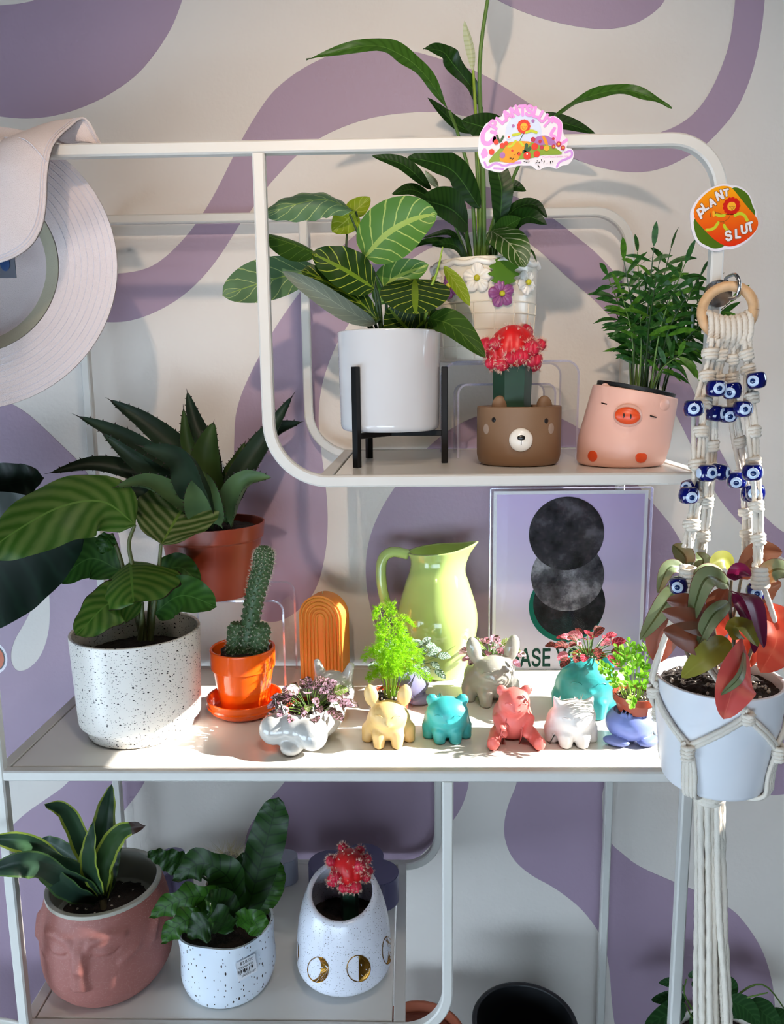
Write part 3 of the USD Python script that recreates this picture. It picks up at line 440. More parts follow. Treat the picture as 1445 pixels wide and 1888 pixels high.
def moon_cactus(parent, c, R, H, seed, graft_r, z0, nbig=13, ribs=9):
    obj('graft_stock', lathe(rnd([(0, z0), (graft_r, z0), (graft_r * 1.08, c[2] - H * .3), (0, c[2] - H * .3)], .004), 6 if ribs > 8 else 8, (c[0], c[1], 0)), GRAFT, parent, smooth=30)
    g = np.random.default_rng(seed); P, N = [], []; obj('scion', ribbed(c, R, H, ribs), RED, parent, smooth=True)
    for k in range(ribs):
        a = (k + .0) / ribs * 6.283 * 1.0; 
        for e in (-50, -25, 0, 25, 50, 72): e = math.radians(e); q = V([math.cos(a) * math.cos(e), math.sin(a) * math.cos(e), math.sin(e)]); P.append(V(c) + q * [R * 1.04, R * 1.04, H]); N.append(q)
    for k in range(nbig):
        a = k / nbig * 6.283 + .2 * g.random(); e = [-.35, .05, .45][k % 3] + .2 * g.normal(); 
        if -2.2 < a - 2 * math.pi < -1.0 and e > -.2: e = -.6
        q = V([math.cos(a) * math.cos(e), math.sin(a) * math.cos(e), math.sin(e)]); o = V(c) + q * [R * 1.12, R * 1.12, H * 1.05]; r = R * g.uniform(.26, .36); obj('offset', ribbed(o, r, r * .95, 7, amp=.12), RED2, parent, smooth=True)
        for _ in range(34): w = g.normal(0, 1, 3); w /= np.linalg.norm(w); P.append(o + w * r); N.append(w)
    spines(parent, P, N, R * .19, 6, SPINE, seed, w=.0003)
cc = at(945, 645, by); moon_cactus(bear, (cc[0], by, cc[2]), 44 / F * dep(cc), 45 / F * dep(cc), 5, .027, zt - .014, nbig=17)
# pink pig pot with a parlour palm
px_, py_, prr = place(1142, 864, 80, ZU); PINK = plain('pig_pink', (232, 180, 162), .42, bump=.03, bscale=700, var=.03); ORG = plain('pig_orange', (226, 78, 30), .35)
pig = thing('parlour_palm', 'feathery green parlour palm in tilted pink pot with a pig face', 'potted plant', (px_, py_, ZU))
ztp = at(1172, 722, py_)[2]; hpg = ztp - ZU; m = lathe(rnd([(0, 0), (prr * .97, 0), (prr * 1.02, hpg * .3), (prr * .93, hpg), (prr * .93 - .005, hpg), (prr * .93 - .006, hpg - .02), (0, hpg - .02)], .008, 6), 72); v = m.vertices.copy(); tl = (at(1172, 722, py_)[0] - px_)
def shear(v): v = V(v, float).copy(); k = v[..., 2] / hpg; z = v[..., 2] - k * .19 * v[..., 0]; x = v[..., 0] + tl * k ** 1.3 * .95; v[..., 0] = x + px_; v[..., 1] += py_; v[..., 2] = z + ZU; return v
v[:, 2] = np.maximum(v[:, 2], 0); obj('pot', trimesh.Trimesh(shear(v), m.faces, process=False), PINK, pig)
sd = soil_disc(prr * .9, (0, 0, hpg - .012), 4); obj('soil', trimesh.Trimesh(shear(sd.vertices), sd.faces, process=False), SOIL, pig, smooth=True)
rim = lathe(rnd([(prr * .82, hpg - .03), (prr * .86, hpg + .006), (prr * .83, hpg + .006), (prr * .8, hpg - .03)], .001), 48); obj('nursery_pot', trimesh.Trimesh(shear(rim.vertices), rim.faces, process=False), plain('black_plastic', (20, 20, 21), .4), pig, label='rim of the black inner pot')
def pigpt(px, py, R=prr):
    p = None
    for t in np.linspace(.9, 1.3, 1600):
        q = EYE + ray(px, py) * t; k = (q[2] - ZU) / hpg; x = q[0] - px_ - tl * max(k, 0) ** 1.3 * .95; rad = R * (.97 + .05 * min(k / .3, 1) if k < .3 else 1.02 - .09 * (k - .3) / .7)
        if math.hypot(x, q[1] - py_) < rad: p = q; n = V([x, q[1] - py_, 0]); return p, n / np.linalg.norm(n)
    return at(px, py, py_ - R), V([0, -1., 0])
tup = (.12, 0, 1)
p, n = pigpt(1157, 766); obj('snout_base', disc_on(p, n, .019, .016, .012, tup), PINK, pig, smooth=True); obj('snout', disc_on(p + n * .009, n, .0168, .0115, .006, tup), ORG, pig, smooth=True, label='orange snout')
for s in (-.0045, .0045): q = p + n * .0147 + np.cross(V(tup), n) * -s; obj('nostril', disc_on(q, n, .0011, .0032, .0006), INK, pig, smooth=True)
for ex, ey in ((1115, 744), (1203, 768)): p, n = pigpt(ex, ey); s = np.cross((.3, 0, 1), n); s /= np.linalg.norm(s); obj('eye', tube([p + n * .0012 - s * .0048, p + n * .0016, p + n * .0012 + s * .0048], .0009, 6), INK, pig)
for ex, ey in ((1092, 841), (1182, 843)): p, n = pigpt(ex, ey); obj('foot', disc_on(p, n, .0085, .0078, .0012), ORG, pig, smooth=True, label='orange painted foot')
for ex, ey in ((1113, 711), (1226, 738)):
    p, n = pigpt(ex, ey + 4); obj('ear', disc_on(p - n * .002 + V([0, 0, -.003]), n, .010, .0095, .0045), PINK, pig, smooth=True)
PALM = leafmat('palm_leaflet', (46, 92, 34), (36, 76, 26), 3, .2, .1, .06, soft=True, rough=.36, trans=.25); PALM2 = leafmat('palm_leaflet_bright', (84, 134, 40), (70, 116, 34), 3, .2, .1, .06, soft=True, rough=.36, trans=.4)
g = np.random.default_rng(21)
tips = [(1120, 497), (1135, 565), (1150, 470), (1175, 455), (1205, 445), (1236, 450), (1262, 478), (1290, 500), (1296, 560), (1282, 610), (1190, 530), (1225, 540), (1160, 610), (1250, 600), (1210, 500), (1145, 530), (1270, 540), (1215, 590), (1180, 570), (1244, 510), (1200, 620), (1260, 640), (1345, 548), (1318, 580), (1300, 530)]
for i, (tx, ty) in enumerate(tips):
    b = at(1180 + (tx - 1190) * .22 + g.normal(0, 4), 716 + (tx - 1180) * .1, py_ + g.uniform(-.02, .03)); b[2] = min(b[2], ztp - .004 + .0); Yt = py_ + g.uniform(-.09, .09); mid = at(1186 + (tx - 1190) * .45, (ty + 716) / 2 + 5, (py_ + Yt) / 2); tip = at(tx, ty + 10, Yt)
    pa = spline([b - V([0, 0, .012]), mid, tip], 20); frd = obj('frond', tube(pa, np.linspace(.0017, .0006, 20), 6), STEMD if i % 3 else STEMG, pig, smooth=60)
    nl = 7; tg = np.gradient(pa, axis=0); tg /= np.linalg.norm(tg, axis=1, keepdims=True)
    for k in range(nl):
        j = 9 + int(k * 10 / (nl - 1)); 
        for sgn in ((-1, 1) if k < nl - 1 else (0,)):
            side = np.cross(tg[j], [0, -1, .25]); side /= np.linalg.norm(side); d = tg[j] * g.uniform(.35, .75) + sgn * side * g.uniform(.6, 1) + V([0, g.uniform(-.35, .35), g.uniform(-.25, .12)]); d /= np.linalg.norm(d); L = g.uniform(.026, .044)
            ms, uv = leaf_mesh([pa[j], pa[j] + d * L * .55, pa[j] + d * L + V([0, 0, -.004 - .35 * L * max(0, .5 - d[2]) * .6])], g.uniform(.005, .0085), V([0, -1, .3]) + g.normal(0, .45, 3), a=.8, b=.8, fold=.15, cup=0, nu=3, nv=8); obj('leaflet', ms, PALM2 if g.random() < .22 else PALM, frd, uv=uv)
# ---------------------------------------------------------------- main shelf, left
SPECK = speckled('speckled_ceramic', (232, 226, 218), (44, 40, 40), ((420, .22), (190, .2), (110, .15)), rough=.28, stretch=(.8, .8, 1.2), dens=.55)
def zpot(px, py, Y): return at(px, py, Y)[2]
cx, cy, rb = place(262, 1391, 108, ZM); r0 = rb * 1.0; zt = at(249, 1158, cy)[2]; hc = zt - ZM
cal = thing('calathea', 'broad-leaved striped calathea in large black-speckled white cylinder pot', 'potted plant', (cx, cy, ZM))
rt_ = 116 / F * dep(at(249, 1158, cy)); rbb = 108 / F * dep(at(258, 1330, cy))
obj('pot', lathe(rnd([(0, 0), (rbb * .86, 0), (rbb * .88, .017), (rbb * .99, .022), (rbb, .03), (rt_, hc), (rt_ - .005, hc), (rt_ - .006, hc - .05), (0, hc - .05)], .005, 5), 80, (cx, cy, ZM)), SPECK, cal)
obj('soil', soil_disc(rt_ - .006, (cx, cy, zt - .045), 5), SOIL, cal, smooth=True)
CL1 = leafmat('calathea_leaf', (58, 96, 26), (96, 122, 56), 8, 2.0, .16, .03, soft=True, rough=.42, trans=.3, midc=(104, 138, 60))
CL2 = leafmat('calathea_leaf_striped', (62, 88, 36), (130, 140, 92), 8, 2.2, .14, .035, soft=True, rough=.42, trans=.25, midc=(110, 140, 60))
CL3 = leafmat('calathea_leaf_dark', (40, 78, 26), (56, 96, 36), 8, 1.8, .16, .03, soft=True, rough=.42, trans=.25, midc=(70, 110, 50))
CLE = leafmat('calathea_leaf_scorched', (54, 94, 24), (92, 120, 48), 8, 1.8, .16, .03, soft=True, rough=.45, trans=.3, midc=(90, 130, 50), edge=(44, 30, 22), edgew=.04)
def cf(pts, w, m=CL1, face=(0, -1, .4), **k): k.setdefault('wave', .0025); k.setdefault('nw', 4); k.setdefault('a', .85); k.setdefault('b', .6); k.setdefault('nu', 13); return leaf(cal, m, pts, w, face, **k)
cf([(250, 968, .13), (190, 925, .10), (110, 935, .065), (20, 985, .03), (-30, 1025, .02)], 138, CL1, face=(.05, -.9, .6), cup=-.12, a=.8)
cf([(297, 1004, .15), (318, 968, .19), (338, 935, .225), (352, 915, .25)], 150, CL2, face=(.1, -.85, .6), a=1, b=.5)
cf([(240, 1036, .15), (242, 1062, .11), (246, 1112, .065)], 172, CLE, face=(0, -.7, .8), a=.8, b=.5, cup=-.25)
cf([(262, 1110, .13), (205, 1110, .09), (140, 1172, .05)], 96, CLE, face=(-.1, -.9, .5), b=.5, cup=-.1)
cf([(284, 1130, .15), (335, 1098, .13), (399, 1118, .11)], 74, CL3, face=(.1, -.9, .5), b=.5)
cf([(222, 1052, .2), (165, 1030, .2), (107, 1072, .19)], 78, CL3, face=(-.1, -1, .3), b=.55)
cf([(285, 1062, .21), (330, 1046, .21), (370, 1078, .2)], 52, CL3, face=(.1, -1, .4), b=.6)
cf([(205, 985, .17), (195, 1000, .16), (185, 1020, .16)], 34, CL3, face=(.2, -1, .2), b=.6)
for s in ([(268, 1180, .15), (256, 1090, .15), (238, 1010, .14), (248, 968, .13)], [(276, 1180, .15), (290, 1080, .15), (297, 1003, .15)], [(262, 1180, .15), (250, 1110, .15), (240, 1036, .15)], [(258, 1180, .14), (262, 1140, .13), (262, 1110, .13)], [(278, 1180, .16), (282, 1150, .155), (284, 1130, .15)], [(262, 1180, .16), (240, 1090, .19), (222, 1050, .2)], [(272, 1180, .17), (278, 1100, .2), (285, 1062, .21)], [(266, 1180, .16), (222, 1030, .18), (206, 984, .17)]):
    stem(cal, STEMB, s, .0042, r2=.0026)
# agave in terracotta plastic pot, on a clear riser
Y = .318; c = at(392, 1000, Y); ra = 96 / F * dep(c); zt = at(392, 962, Y)[2]; zb = at(400, 1112, Y - .07)[2]; ha = zt - zb; cx = c[0]
ag = thing('agave', 'spiny grey-green agave in terracotta-coloured plastic pot on a clear riser', 'potted plant', (cx, Y, zb))
obj('pot', lathe(rnd([(0, 0), (ra * .74, 0), (ra * .93, ha - .028), (ra * .97, ha - .026), (ra, ha), (ra - .003, ha), (ra - .006, ha - .02), (0, ha - .02)], .002, 4), 72, (cx, Y, zb)), TERRA, ag)
obj('soil', soil_disc(ra - .006, (cx, Y, zt - .016), 6), SOIL, ag, smooth=True)
AG = leafmat('agave_leaf', (32, 47, 34), (42, 60, 44), 2, .3, .2, .0, soft=True, rough=.5, trans=.05, midc=(60, 80, 60)); AG2 = leafmat('agave_leaf_light', (70, 96, 62), (82, 108, 68), 2, .3, .2, 0, soft=True, rough=.5, trans=.1); AG3 = leafmat('agave_leaf_green', (46, 68, 30), (58, 80, 38), 2, .3, .2, 0, soft=True, rough=.5, trans=.08)
AGT = plain('agave_teeth', (40, 30, 22), .6)
def agave_leaf(pts, wpx, m=AG, face=(0, -1, .5), tip=True):
    P = pts3(pts); w = wpx / F * np.mean([dep(q) for q in P]); ms, uv = leaf_mesh(P, w, face, a=.62, b=.7, tipw=.75, cup=.32, nu=9, nv=30); lo_ = ms.vertices.reshape(30, 9, 3)
    und, _ = leaf_mesh(P, w, face, a=.62, b=.7, tipw=.75, cup=.05, nu=9, nv=30); u2 = und.vertices.reshape(30, 9, 3); fcn = np.cross(lo_[:, 8] - lo_[:, 0], np.gradient(lo_[:, 4], axis=0)); fcn /= np.linalg.norm(fcn, axis=1, keepdims=True) + 1e-9
    sgn = np.sign((fcn @ V(face, float)).mean()); u2 = u2 - sgn * fcn[:, None] * (.16 * w * np.sin(np.linspace(.15, 1, 30) * np.pi)[:, None, None] + .0006) * (1 - np.linspace(-1, 1, 9)[None, :, None] ** 2); u2[:, [0, 8]] = lo_[:, [0, 8]]
    both = cat(ms, (u2.reshape(-1, 3), ms.faces[:, ::-1])); lf_ = obj('leaf', both, m, ag, uv=np.vstack([uv, uv]))
    tv, tf, n = [], [], 0
    for e in (0, 8):
        for i in range(5, 28, 2):
            q = lo_[i, e]; o = (q - lo_[i, 4]); o /= np.linalg.norm(o) + 1e-9; t = lo_[i + 1, e] - lo_[i - 1, e]; t /= np.linalg.norm(t) + 1e-9; nn = np.cross(o, t); tv += [q - t * .0016 - o * .0005, q + t * .0012 - o * .0005, q + nn * .0006 - o * .0004, q + o * .0034 + t * .0014]; tf += [(n, n + 1, n + 3), (n + 1, n + 2, n + 3), (n + 2, n, n + 3)]; n += 4
    obj('teeth', trimesh.Trimesh(V(tv), V(tf), process=False), AGT, lf_, smooth=False, kind='stuff')
    if tip: obj('tip_spine', tube([lo_[-2, 4], lo_[-1, 4] + (lo_[-1, 4] - lo_[-3, 4]) * .5], [.0012, .0002], 6), AGT, lf_)
for a in (([(400, 955, .285), (330, 885, .25), (240, 815, .2), (143, 767, .16)], 50), ([(402, 950, .3), (345, 850, .3), (275, 785, .29), (202, 737, .28)], 50), ([(398, 955, .27), (325, 905, .23), (250, 850, .19), (187, 797, .17)], 42), ([(396, 960, .29), (310, 895, .28), (190, 858, .25), (92, 872, .22)], 42), ([(396, 965, .26), (325, 915, .2), (270, 890, .16), (212, 898, .12)], 40, AG2),
          ([(398, 960, .31), (390, 850, .33), (362, 780, .345), (345, 722, .35)], 40), ([(396, 960, .28), (372, 880, .27), (348, 820, .27), (338, 752, .27)], 36, AG3), ([(398, 960, .27), (384, 880, .25), (385, 830, .245), (394, 778, .25)], 66, AG3), ([(390, 960, .25), (362, 895, .2), (330, 845, .17), (258, 822, .14)], 66, AG, (-.3, -1, .2)),
          ([(388, 965, .23), (378, 910, .205), (374, 868, .205)], 72, AG2, (0, -1, .1), False), ([(410, 960, .28), (445, 880, .28), (490, 810, .29), (539, 730, .3)], 46), ([(412, 960, .3), (455, 865, .31), (500, 800, .33), (555, 778, .35)], 44), ([(420, 962, .26), (430, 915, .22), (455, 885, .2), (500, 880, .19)], 44, AG2, (0, -1, .5), False), ([(405, 960, .3), (425, 885, .3), (440, 850, .305), (452, 815, .31)], 32, AG3), ([(400, 962, .28), (300, 915, .27), (230, 905, .25), (175, 880, .22)], 34)):
    agave_leaf(*a)
for a in (([(404, 958, .3), (372, 870, .32), (320, 820, .33), (262, 790, .34)], 34), ([(408, 960, .31), (440, 900, .33), (470, 840, .34), (480, 790, .345)], 34)): agave_leaf(*a)
zr = zb - .0002
riser(at(322, 1120, .265)[0], at(523, 1120, .265)[0], .265, .395, ZM, zr, 'clear acrylic riser carrying the agave pot, behind the orange pot', r=.02)
# columnar cactus in the orange pot, on its saucer
sx, sy, srr = place(452, 1338, 69, ZM); OR = plain('orange_glaze', (238, 92, 16), .12, coat_weight=.5)
sa = thing('saucer', 'glossy orange saucer under the little orange pot', 'saucer', (sx, sy, ZM)); srh = .026
obj('dish', lathe(rnd([(0, 0), (srr * .8, 0), (srr * .93, .006), (srr, srh), (srr - .004, srh), (srr * .86, .007), (srr * .8, .005), (0, .005)], .003, 5), 72, (sx, sy, ZM)), OR, sa)
obj('raised_ring', lathe([(srr * .955, .011), (srr * 1.0, .0135), (srr * .97, .016)], 72, (sx, sy, ZM)), OR, sa)
zo = ZM + .0052; zt = at(452, 1192, sy)[2]; ho = zt - zo; ro = 60 / F * dep(at(452, 1192, sy)); rbo = 42 / F * dep(at(440, 1290, sy))
oc = thing('column_cactus', 'slim spiny column cactus in glossy orange flowerpot', 'potted plant', (sx, sy, zo))
obj('pot', lathe(rnd([(0, 0), (rbo, 0), (ro * .93, ho - .033), (ro * .98, ho - .033), (ro, ho), (ro - .005, ho), (ro - .008, ho - .02), (0, ho - .02)], .003, 5), 72, (sx, sy, zo)), OR, oc)
m = rnd([(ro * .7, ho - .02), (ro * .76, ho - .004), (ro * .73, ho - .004), (ro * .66, ho - .02)], .001); obj('inner_pot', lathe(m, 12, (sx + .004, sy, zo)), used_mats['black_plastic'], oc, label='black inner nursery pot')
obj('soil', soil_disc(ro * .74, (sx + .004, sy, zt - .012), 7), SOIL, oc, smooth=True)
CG = plain('cactus_green', (62, 92, 56), .5, var=.25, vscale=160)
def column(parent, P, r, seed, name='stem', kk=9):
    P = spline(P, 60); L = np.r_[0, np.cumsum(np.linalg.norm(np.diff(P, axis=0), axis=1))]; tot = L[-1]; rad = r * np.minimum(1, np.sqrt(np.maximum(1 - ((L - (tot - r)) / r).clip(0, 1) ** 2, .0))) * (1 - .1 * (1 - L / tot)); rad = np.maximum(rad, 1e-4)
    obj(name, tube(P, rad, 26), CG, parent, smooth=True); t, A, B = frames(P); tv, pts, nr = [], [], []; g = np.random.default_rng(seed); tub = trimesh.creation.icosphere(1, 1)
    n = int(tot / .0052)
    for i in range(n):
        s = (i + .5) / n; j = min(int(s * 59), 58)
        for k in range(kk):
            a = (k + .5 * (i % 2)) / kk * 6.283; d = A[j] * math.cos(a) + B[j] * math.sin(a); q = P[j] + d * rad[j] * .98; tv.append(trimesh.Trimesh(tub.vertices * .0027 + q, tub.faces, process=False)); pts.append(q + d * .0026); nr.append(d)
    tv = cat(*tv); obj('tubercles', tv, CG, parent, smooth=True, kind='stuff'); spines(parent, pts, nr, .006, 6, plain('spine_white', (206, 204, 190), .6), seed, 1.2, .00022)
zc = zt - .014
column(oc, [V([sx + .002, sy, zc]), at(470, 1100, sy), at(485, 1040, sy), at(486, 1008, sy)], 17 / F * dep(V([sx, sy, 1])), 3); column(oc, [V([sx - .014, sy - .004, zc]), at(436, 1148, sy - .01)], .0125, 4); column(oc, [V([sx + .022, sy - .002, zc]), at(483, 1150, sy - .012)], .016, 5)
# arched candle
ca = at(600, 1246, .345); cz = at(597, 1094, .345)[2] - ZM; w = 42 / F * dep(ca); CAN = plain('candle_orange', (226, 142, 52), .5, subsurface_weight=.3, subsurface_scale=.006); dpt = .034
can = thing('arch_candle', 'orange arch-shaped candle with concentric ribbed arches', 'candle', (ca[0], ca[1], ZM))
def archpoly(hw, top): return unary_union([sbox(-hw, 0, hw, top - hw), Point(0, top - hw).buffer(hw, 24)])
def upright(poly, d, y0):
    m = extr(poly, d); v = m.vertices; return trimesh.Trimesh(np.c_[v[:, 0], y0 - v[:, 2], v[:, 1]], m.faces, process=False)
CM = trimesh.transformations.translation_matrix([ca[0], ca[1], ZM]) @ rotm(math.radians(-17), [0, 0, 1])
obj('body', xform(upright(archpoly(w, cz), dpt, dpt / 2), CM), CAN, can, smooth=30)
for k in range(5):
    hw = w * (.86 - .17 * k); tp = cz - w * (.14 + .17 * k); p = [(-hw, .002)] + [(hw * math.cos(a), tp - hw + hw * math.sin(a)) for a in np.linspace(math.pi, 0, 22)] + [(hw, .002)]
    obj('rib', xform(tube([(x, -dpt / 2, z) for x, z in p], w * .062, 8), CM), CAN, can, smooth=60)
obj('wick', tube([V([ca[0] - .002, ca[1], ZM + cz - .001]), V([ca[0] - .001, ca[1], ZM + cz + .004])], .0008, 6), plain('wick_cotton', (200, 190, 170), .8), can)
# ---------------------------------------------------------------- main shelf, back: jug, poster
JG = plain('jug_green', (182, 206, 120), .1, coat_weight=.5); Yj = .385; zz = lambda py: at(810, py, Yj)[2]; k = dep(at(810, 1120, Yj)) / F; jc = at(806, 1200, Yj)[0]
jug = thing('jug', 'glossy lime green ceramic jug with loop handle and pouring spout', 'jug', (jc, Yj, ZM)); zj = zz(1012)
prof = [(0, ZM), (50 * k, ZM), (52 * k, ZM + .006), (55 * k, zz(1225)), (68 * k, zz(1185)), (74 * k, zz(1150)), (72 * k, zz(1120)), (60 * k, zz(1080)), (50 * k, zz(1050)), (49 * k, zz(1030)), (55 * k, zj), (55 * k - .0045, zj), (45 * k, zz(1035)), (44 * k, zz(1055)), (60 * k, zz(1110)), (60 * k, zz(1180)), (0, zz(1215))]
pp = V([[p[0], p[1]] for p in prof]); pp = np.vstack([spline(pp[1:11], 70), spline(pp[11:16], 40), pp[-1:]]); pp = np.vstack([[0, ZM], pp]); m = lathe(pp, 80); v = m.vertices.copy(); hz = np.clip((v[:, 2] - zz(1060)) / (zj - zz(1060)), 0, 1)
ang = np.arctan2(v[:, 1], v[:, 0]); sp = np.exp(-(ang / .55) ** 2); q = 1 + hz ** 1.5 * (.36 * sp - .08 * np.sin(ang) ** 2); v[:, 0] *= q; v[:, 1] *= (1 - hz * .1); v[:, 2] += hz ** 2 * (.006 * sp + .004 * (v[:, 0] / .04)); v[:, 0] += jc; v[:, 1] += Yj
obj('body', trimesh.Trimesh(v, m.faces, process=False), JG, jug, smooth=True)
hp_ = spline([at(752, 1022, Yj), at(722, 1018, Yj - .005), at(704, 1035, Yj - .008), at(704, 1080, Yj - .01), at(716, 1120, Yj - .008), at(742, 1142, Yj)], 40); obj('handle', tube(hp_, 9.5 * k, 14), JG, jug, smooth=True)
PY = .392; P0, P1 = at(910, 906, PY), at(1181, 1241, PY); pw, ph = P1[0] - P0[0], P0[2] - P1[2]
po = thing('poster', 'lilac poster of stacked dark moons in a clear acrylic sign holder', 'poster', ((P0[0] + P1[0]) / 2, PY, ZM))
zlow = ZM + .0005; PAPER = plain('paper_white', (226, 224, 230), .6, specular_ior_level=.1)
def pbox(x0, x1, z0, z1, y0, y1): return box((x0, y0, z0), (x1, y1, z1), .0003)
obj('backing', pbox(P0[0], P1[0], P1[2], P0[2], PY + .0005, PY + .003), PAPER, po, label='white poster border')
b = pw * .022
LIL = mat('poster_lilac', {'g': ('geometry', {}), 's': ('separate_xyz', {}), 'r': ('map_range', {'from_min': float(P1[2]), 'from_max': float(P0[2])}), 'k': ('rgb_ramp', {'ramp': [(0, lin((206, 202, 212))), (.3, lin((198, 188, 214))), (1, lin((196, 174, 218)))]}), 'p': ('principled_bsdf', {'roughness': .4})}, [('g.position', 's.vector'), ('s.z', 'r.value'), ('r.result', 'k.fac'), ('k.color', 'p.base_color')], 'p.BSDF')
obj('print', pbox(P0[0] + b, P1[0] - b, P1[2] + b * .5, P0[2] - b, PY + .0001, PY + .0006), LIL, po)
def moonmat(n, a, bb, s): return mat(n, {'g': ('geometry', {}), 'n': ('noise_texture', {'scale': s, 'detail': 6.0, 'roughness': .62}), 'r': ('rgb_ramp', {'ramp': [(.36, lin(a)), (.52, lin(V(a) * .6 + V(bb) * .4)), (.66, lin(bb))]}), 'p': ('principled_bsdf', {'roughness': .5, 'specular_ior_level': .1})}, [('g.position', 'n.vector'), ('n.fac', 'r.fac'), ('r.color', 'p.base_color')], 'p.BSDF')
def disc(px, py, rpx, y, m, name, cut=None):
    c = at(px, py, PY); g = Point(c[0], c[2]).buffer(rpx / F * dep(c), 32)
    if cut is not None: g = g.difference(cut)
    mm = extr(g, .0004); v = mm.vertices; obj(name, trimesh.Trimesh(np.c_[v[:, 0], y - v[:, 2], v[:, 1]], mm.faces, process=False), m, po, smooth=False); return g
TEAL = plain('poster_teal', (20, 98, 84), .5, specular_ior_level=.1); DKG = plain('poster_ink_green', (12, 60, 48), .5, specular_ior_level=.1)
disc(1044, 1118, 69, PY + .0002, TEAL, 'teal_disc'); disc(1049, 1113, 66, PY + .0001, moonmat('moon_black', (24, 24, 26), (58, 56, 62), 26.), 'moon'); disc(1046, 1062, 67, PY - .0001, moonmat('moon_grey', (40, 38, 44), (150, 148, 156), 24.), 'moon'); disc(1044, 984, 69, PY - .0003, moonmat('moon_dark', (26, 24, 28), (88, 84, 92), 26.), 'moon')
def flat_text(s, px, py, hpx, Y, m, parent, bold=True, wide=.8, name='lettering', ang=0, th=.0004):
    c = at(px, py, Y); t = meshkit.text_mesh(s, hpx / F * dep(c), th, bold); v = t.vertices; v[:, 0] *= wide; a = math.radians(ang); x, z = v[:, 0] * math.cos(a) - v[:, 1] * math.sin(a), v[:, 0] * math.sin(a) + v[:, 1] * math.cos(a); return trimesh.Trimesh(np.c_[c[0] + x, c[1] - v[:, 2], c[2] + z], t.faces, process=False)
tx = flat_text('PHASE YOU', 916, 1228, 33, PY, DKG, po, True, .66); obj('lettering', tx, DKG, po, smooth=False, kind='stuff', label='dark green capitals PHASE YOU')
obj('small_print', flat_text('EACH CYCLE IS A NEW OPPORTUNITY', 975, 1237, 3.6, PY, DKG, po, False, .9), DKG, po, smooth=False, kind='stuff')
def pane(x0, x1, z0, z1, y, dx=0): return trimesh.Trimesh([(x0, y, z0), (x1, y, z0), (x1, y, z1), (x0, y, z1)], [(0, 1, 2), (0, 2, 3)], process=False)
obj('clear_sleeve', box((P0[0] - .005, PY - .0055, zlow), (P1[0] + .005, PY - .003, P0[2] + .005), .0003), ACR, po)
for x in (P0[0] - .007, P1[0] + .005): obj('sleeve_edge', box((x, PY - .0055, zlow), (x + .002, PY + .004, P0[2] + .005), .0003), ACRE, po)
obj('sleeve_edge', box((P0[0] - .005, PY - .0055, P0[2] + .005), (P1[0] + .005, PY + .004, P0[2] + .0065), .0003), ACRE, po)
# ---------------------------------------------------------------- main shelf: the little animal and plain planters
def planter(name, label, fsdf, hgt, pos, m, hres, rot=0, catg='planter', group=None, face=None):
    """fsdf works in units of the height: x right, y back, z up"""
    o = thing(name, label, catg, pos, group); k = nets(fsdf, (-1.0, -1.1, -.06), (1.0, 1.1, 1.2), hres); k = trimesh.Trimesh(k.vertices * hgt, k.faces, process=False); k.apply_transform(rotm(rot, [0, 0, 1])); k.apply_translation(V(pos)); trimesh.smoothing.filter_taubin(k, iterations=4); k.vertices[:, 2] = np.maximum(k.vertices[:, 2], pos[2])
    obj('body', k, m, o, smooth=True)
    if face:
        ez, ex, er = face; B = trimesh.transformations.translation_matrix(V(pos)) @ rotm(rot, [0, 0, 1])
        for s in (-1, 1):
            q = []
            for t in np.linspace(.25, math.pi - .25, 9):
                x, z = s * ex + er * math.cos(t), ez + er * .5 * math.sin(t); ys = np.linspace(-1, .4, 500); d = fsdf(np.stack([ys * 0 + x, ys, ys * 0 + z], -1)); i = int(np.argmax(d < 0)); q.append([x, ys[i] - .004, z])
            obj('closed_eye', xform(tube(V(q) * hgt, .0009, 6), B), m, o)
    return o
def animal(ears='cat', seat=False, cav=.25, eh=.3, ew=.13, ex=.22, headz=.62, headr=(.36, .3, .29), heady=-.2, bodyr=(.42, .44, .37), ez=.74, earlean=.1, depth=.45, feet=.14, cavy=.17):
    def f(P):
        d = sE(P, (0, .1, .36), bodyr); hd = sE(P, (0, heady, headz), headr); d = smin(.09, d, hd)
        for s in (-1, 1):
            if ears == 'cat': d = smin(.04, d, sC(P, (s * ex, heady + .02, ez), (s * (ex + earlean), heady + .02, ez + eh), ew, .02))
            elif ears == 'long': d = smin(.04, d, sEr(P, (s * (ex + earlean * .5), heady + .06, ez + eh * .5), (ew * .8, ew * .55, eh * .62), rotm(s * earlean * 1.4, [0, 1, 0])[:3, :3]))
            elif ears == 'round': d = smin(.03, d, sE(P, (s * ex, heady + .03, ez + .03), (ew, ew * .6, ew)))
            if seat:
                d = smin(.05, d, sC(P, (s * .30, -.1, .14), (s * .40, -.45, .11), .13, .11)); d = smin(.03, d, sE(P, (s * .41, -.5, .13), (.1, .06, .13))); d = smin(.03, d, sC(P, (s * .3, -.1, .42), (s * .2, -.32, .22), .08, .075))
            else:
                d = smin(.05, d, sC(P, (s * .17, -.26, .22), (s * .17, -.31, .03), feet, feet * .72)); d = smin(.05, d, sC(P, (s * .36, .06, .2), (s * .4, -.02, .04), feet * 1.15, feet * .8))
        nose = sE(P, (0, heady - headr[1] * .93, headz - .07), (.075, .06, .05)); d = smin(.05, d, nose); d = np.maximum(d, -P[..., 2])
        c = np.maximum(np.linalg.norm(P[..., :2] - V([0, cavy]), axis=-1) - cav, depth - P[..., 2]); return scut(d, np.where(P[..., 1] > heady + headr[1] * .45, c, 1), .02)
    return f
def glz(n, c, r=.4, **k): return plain(n, c, r, **k)
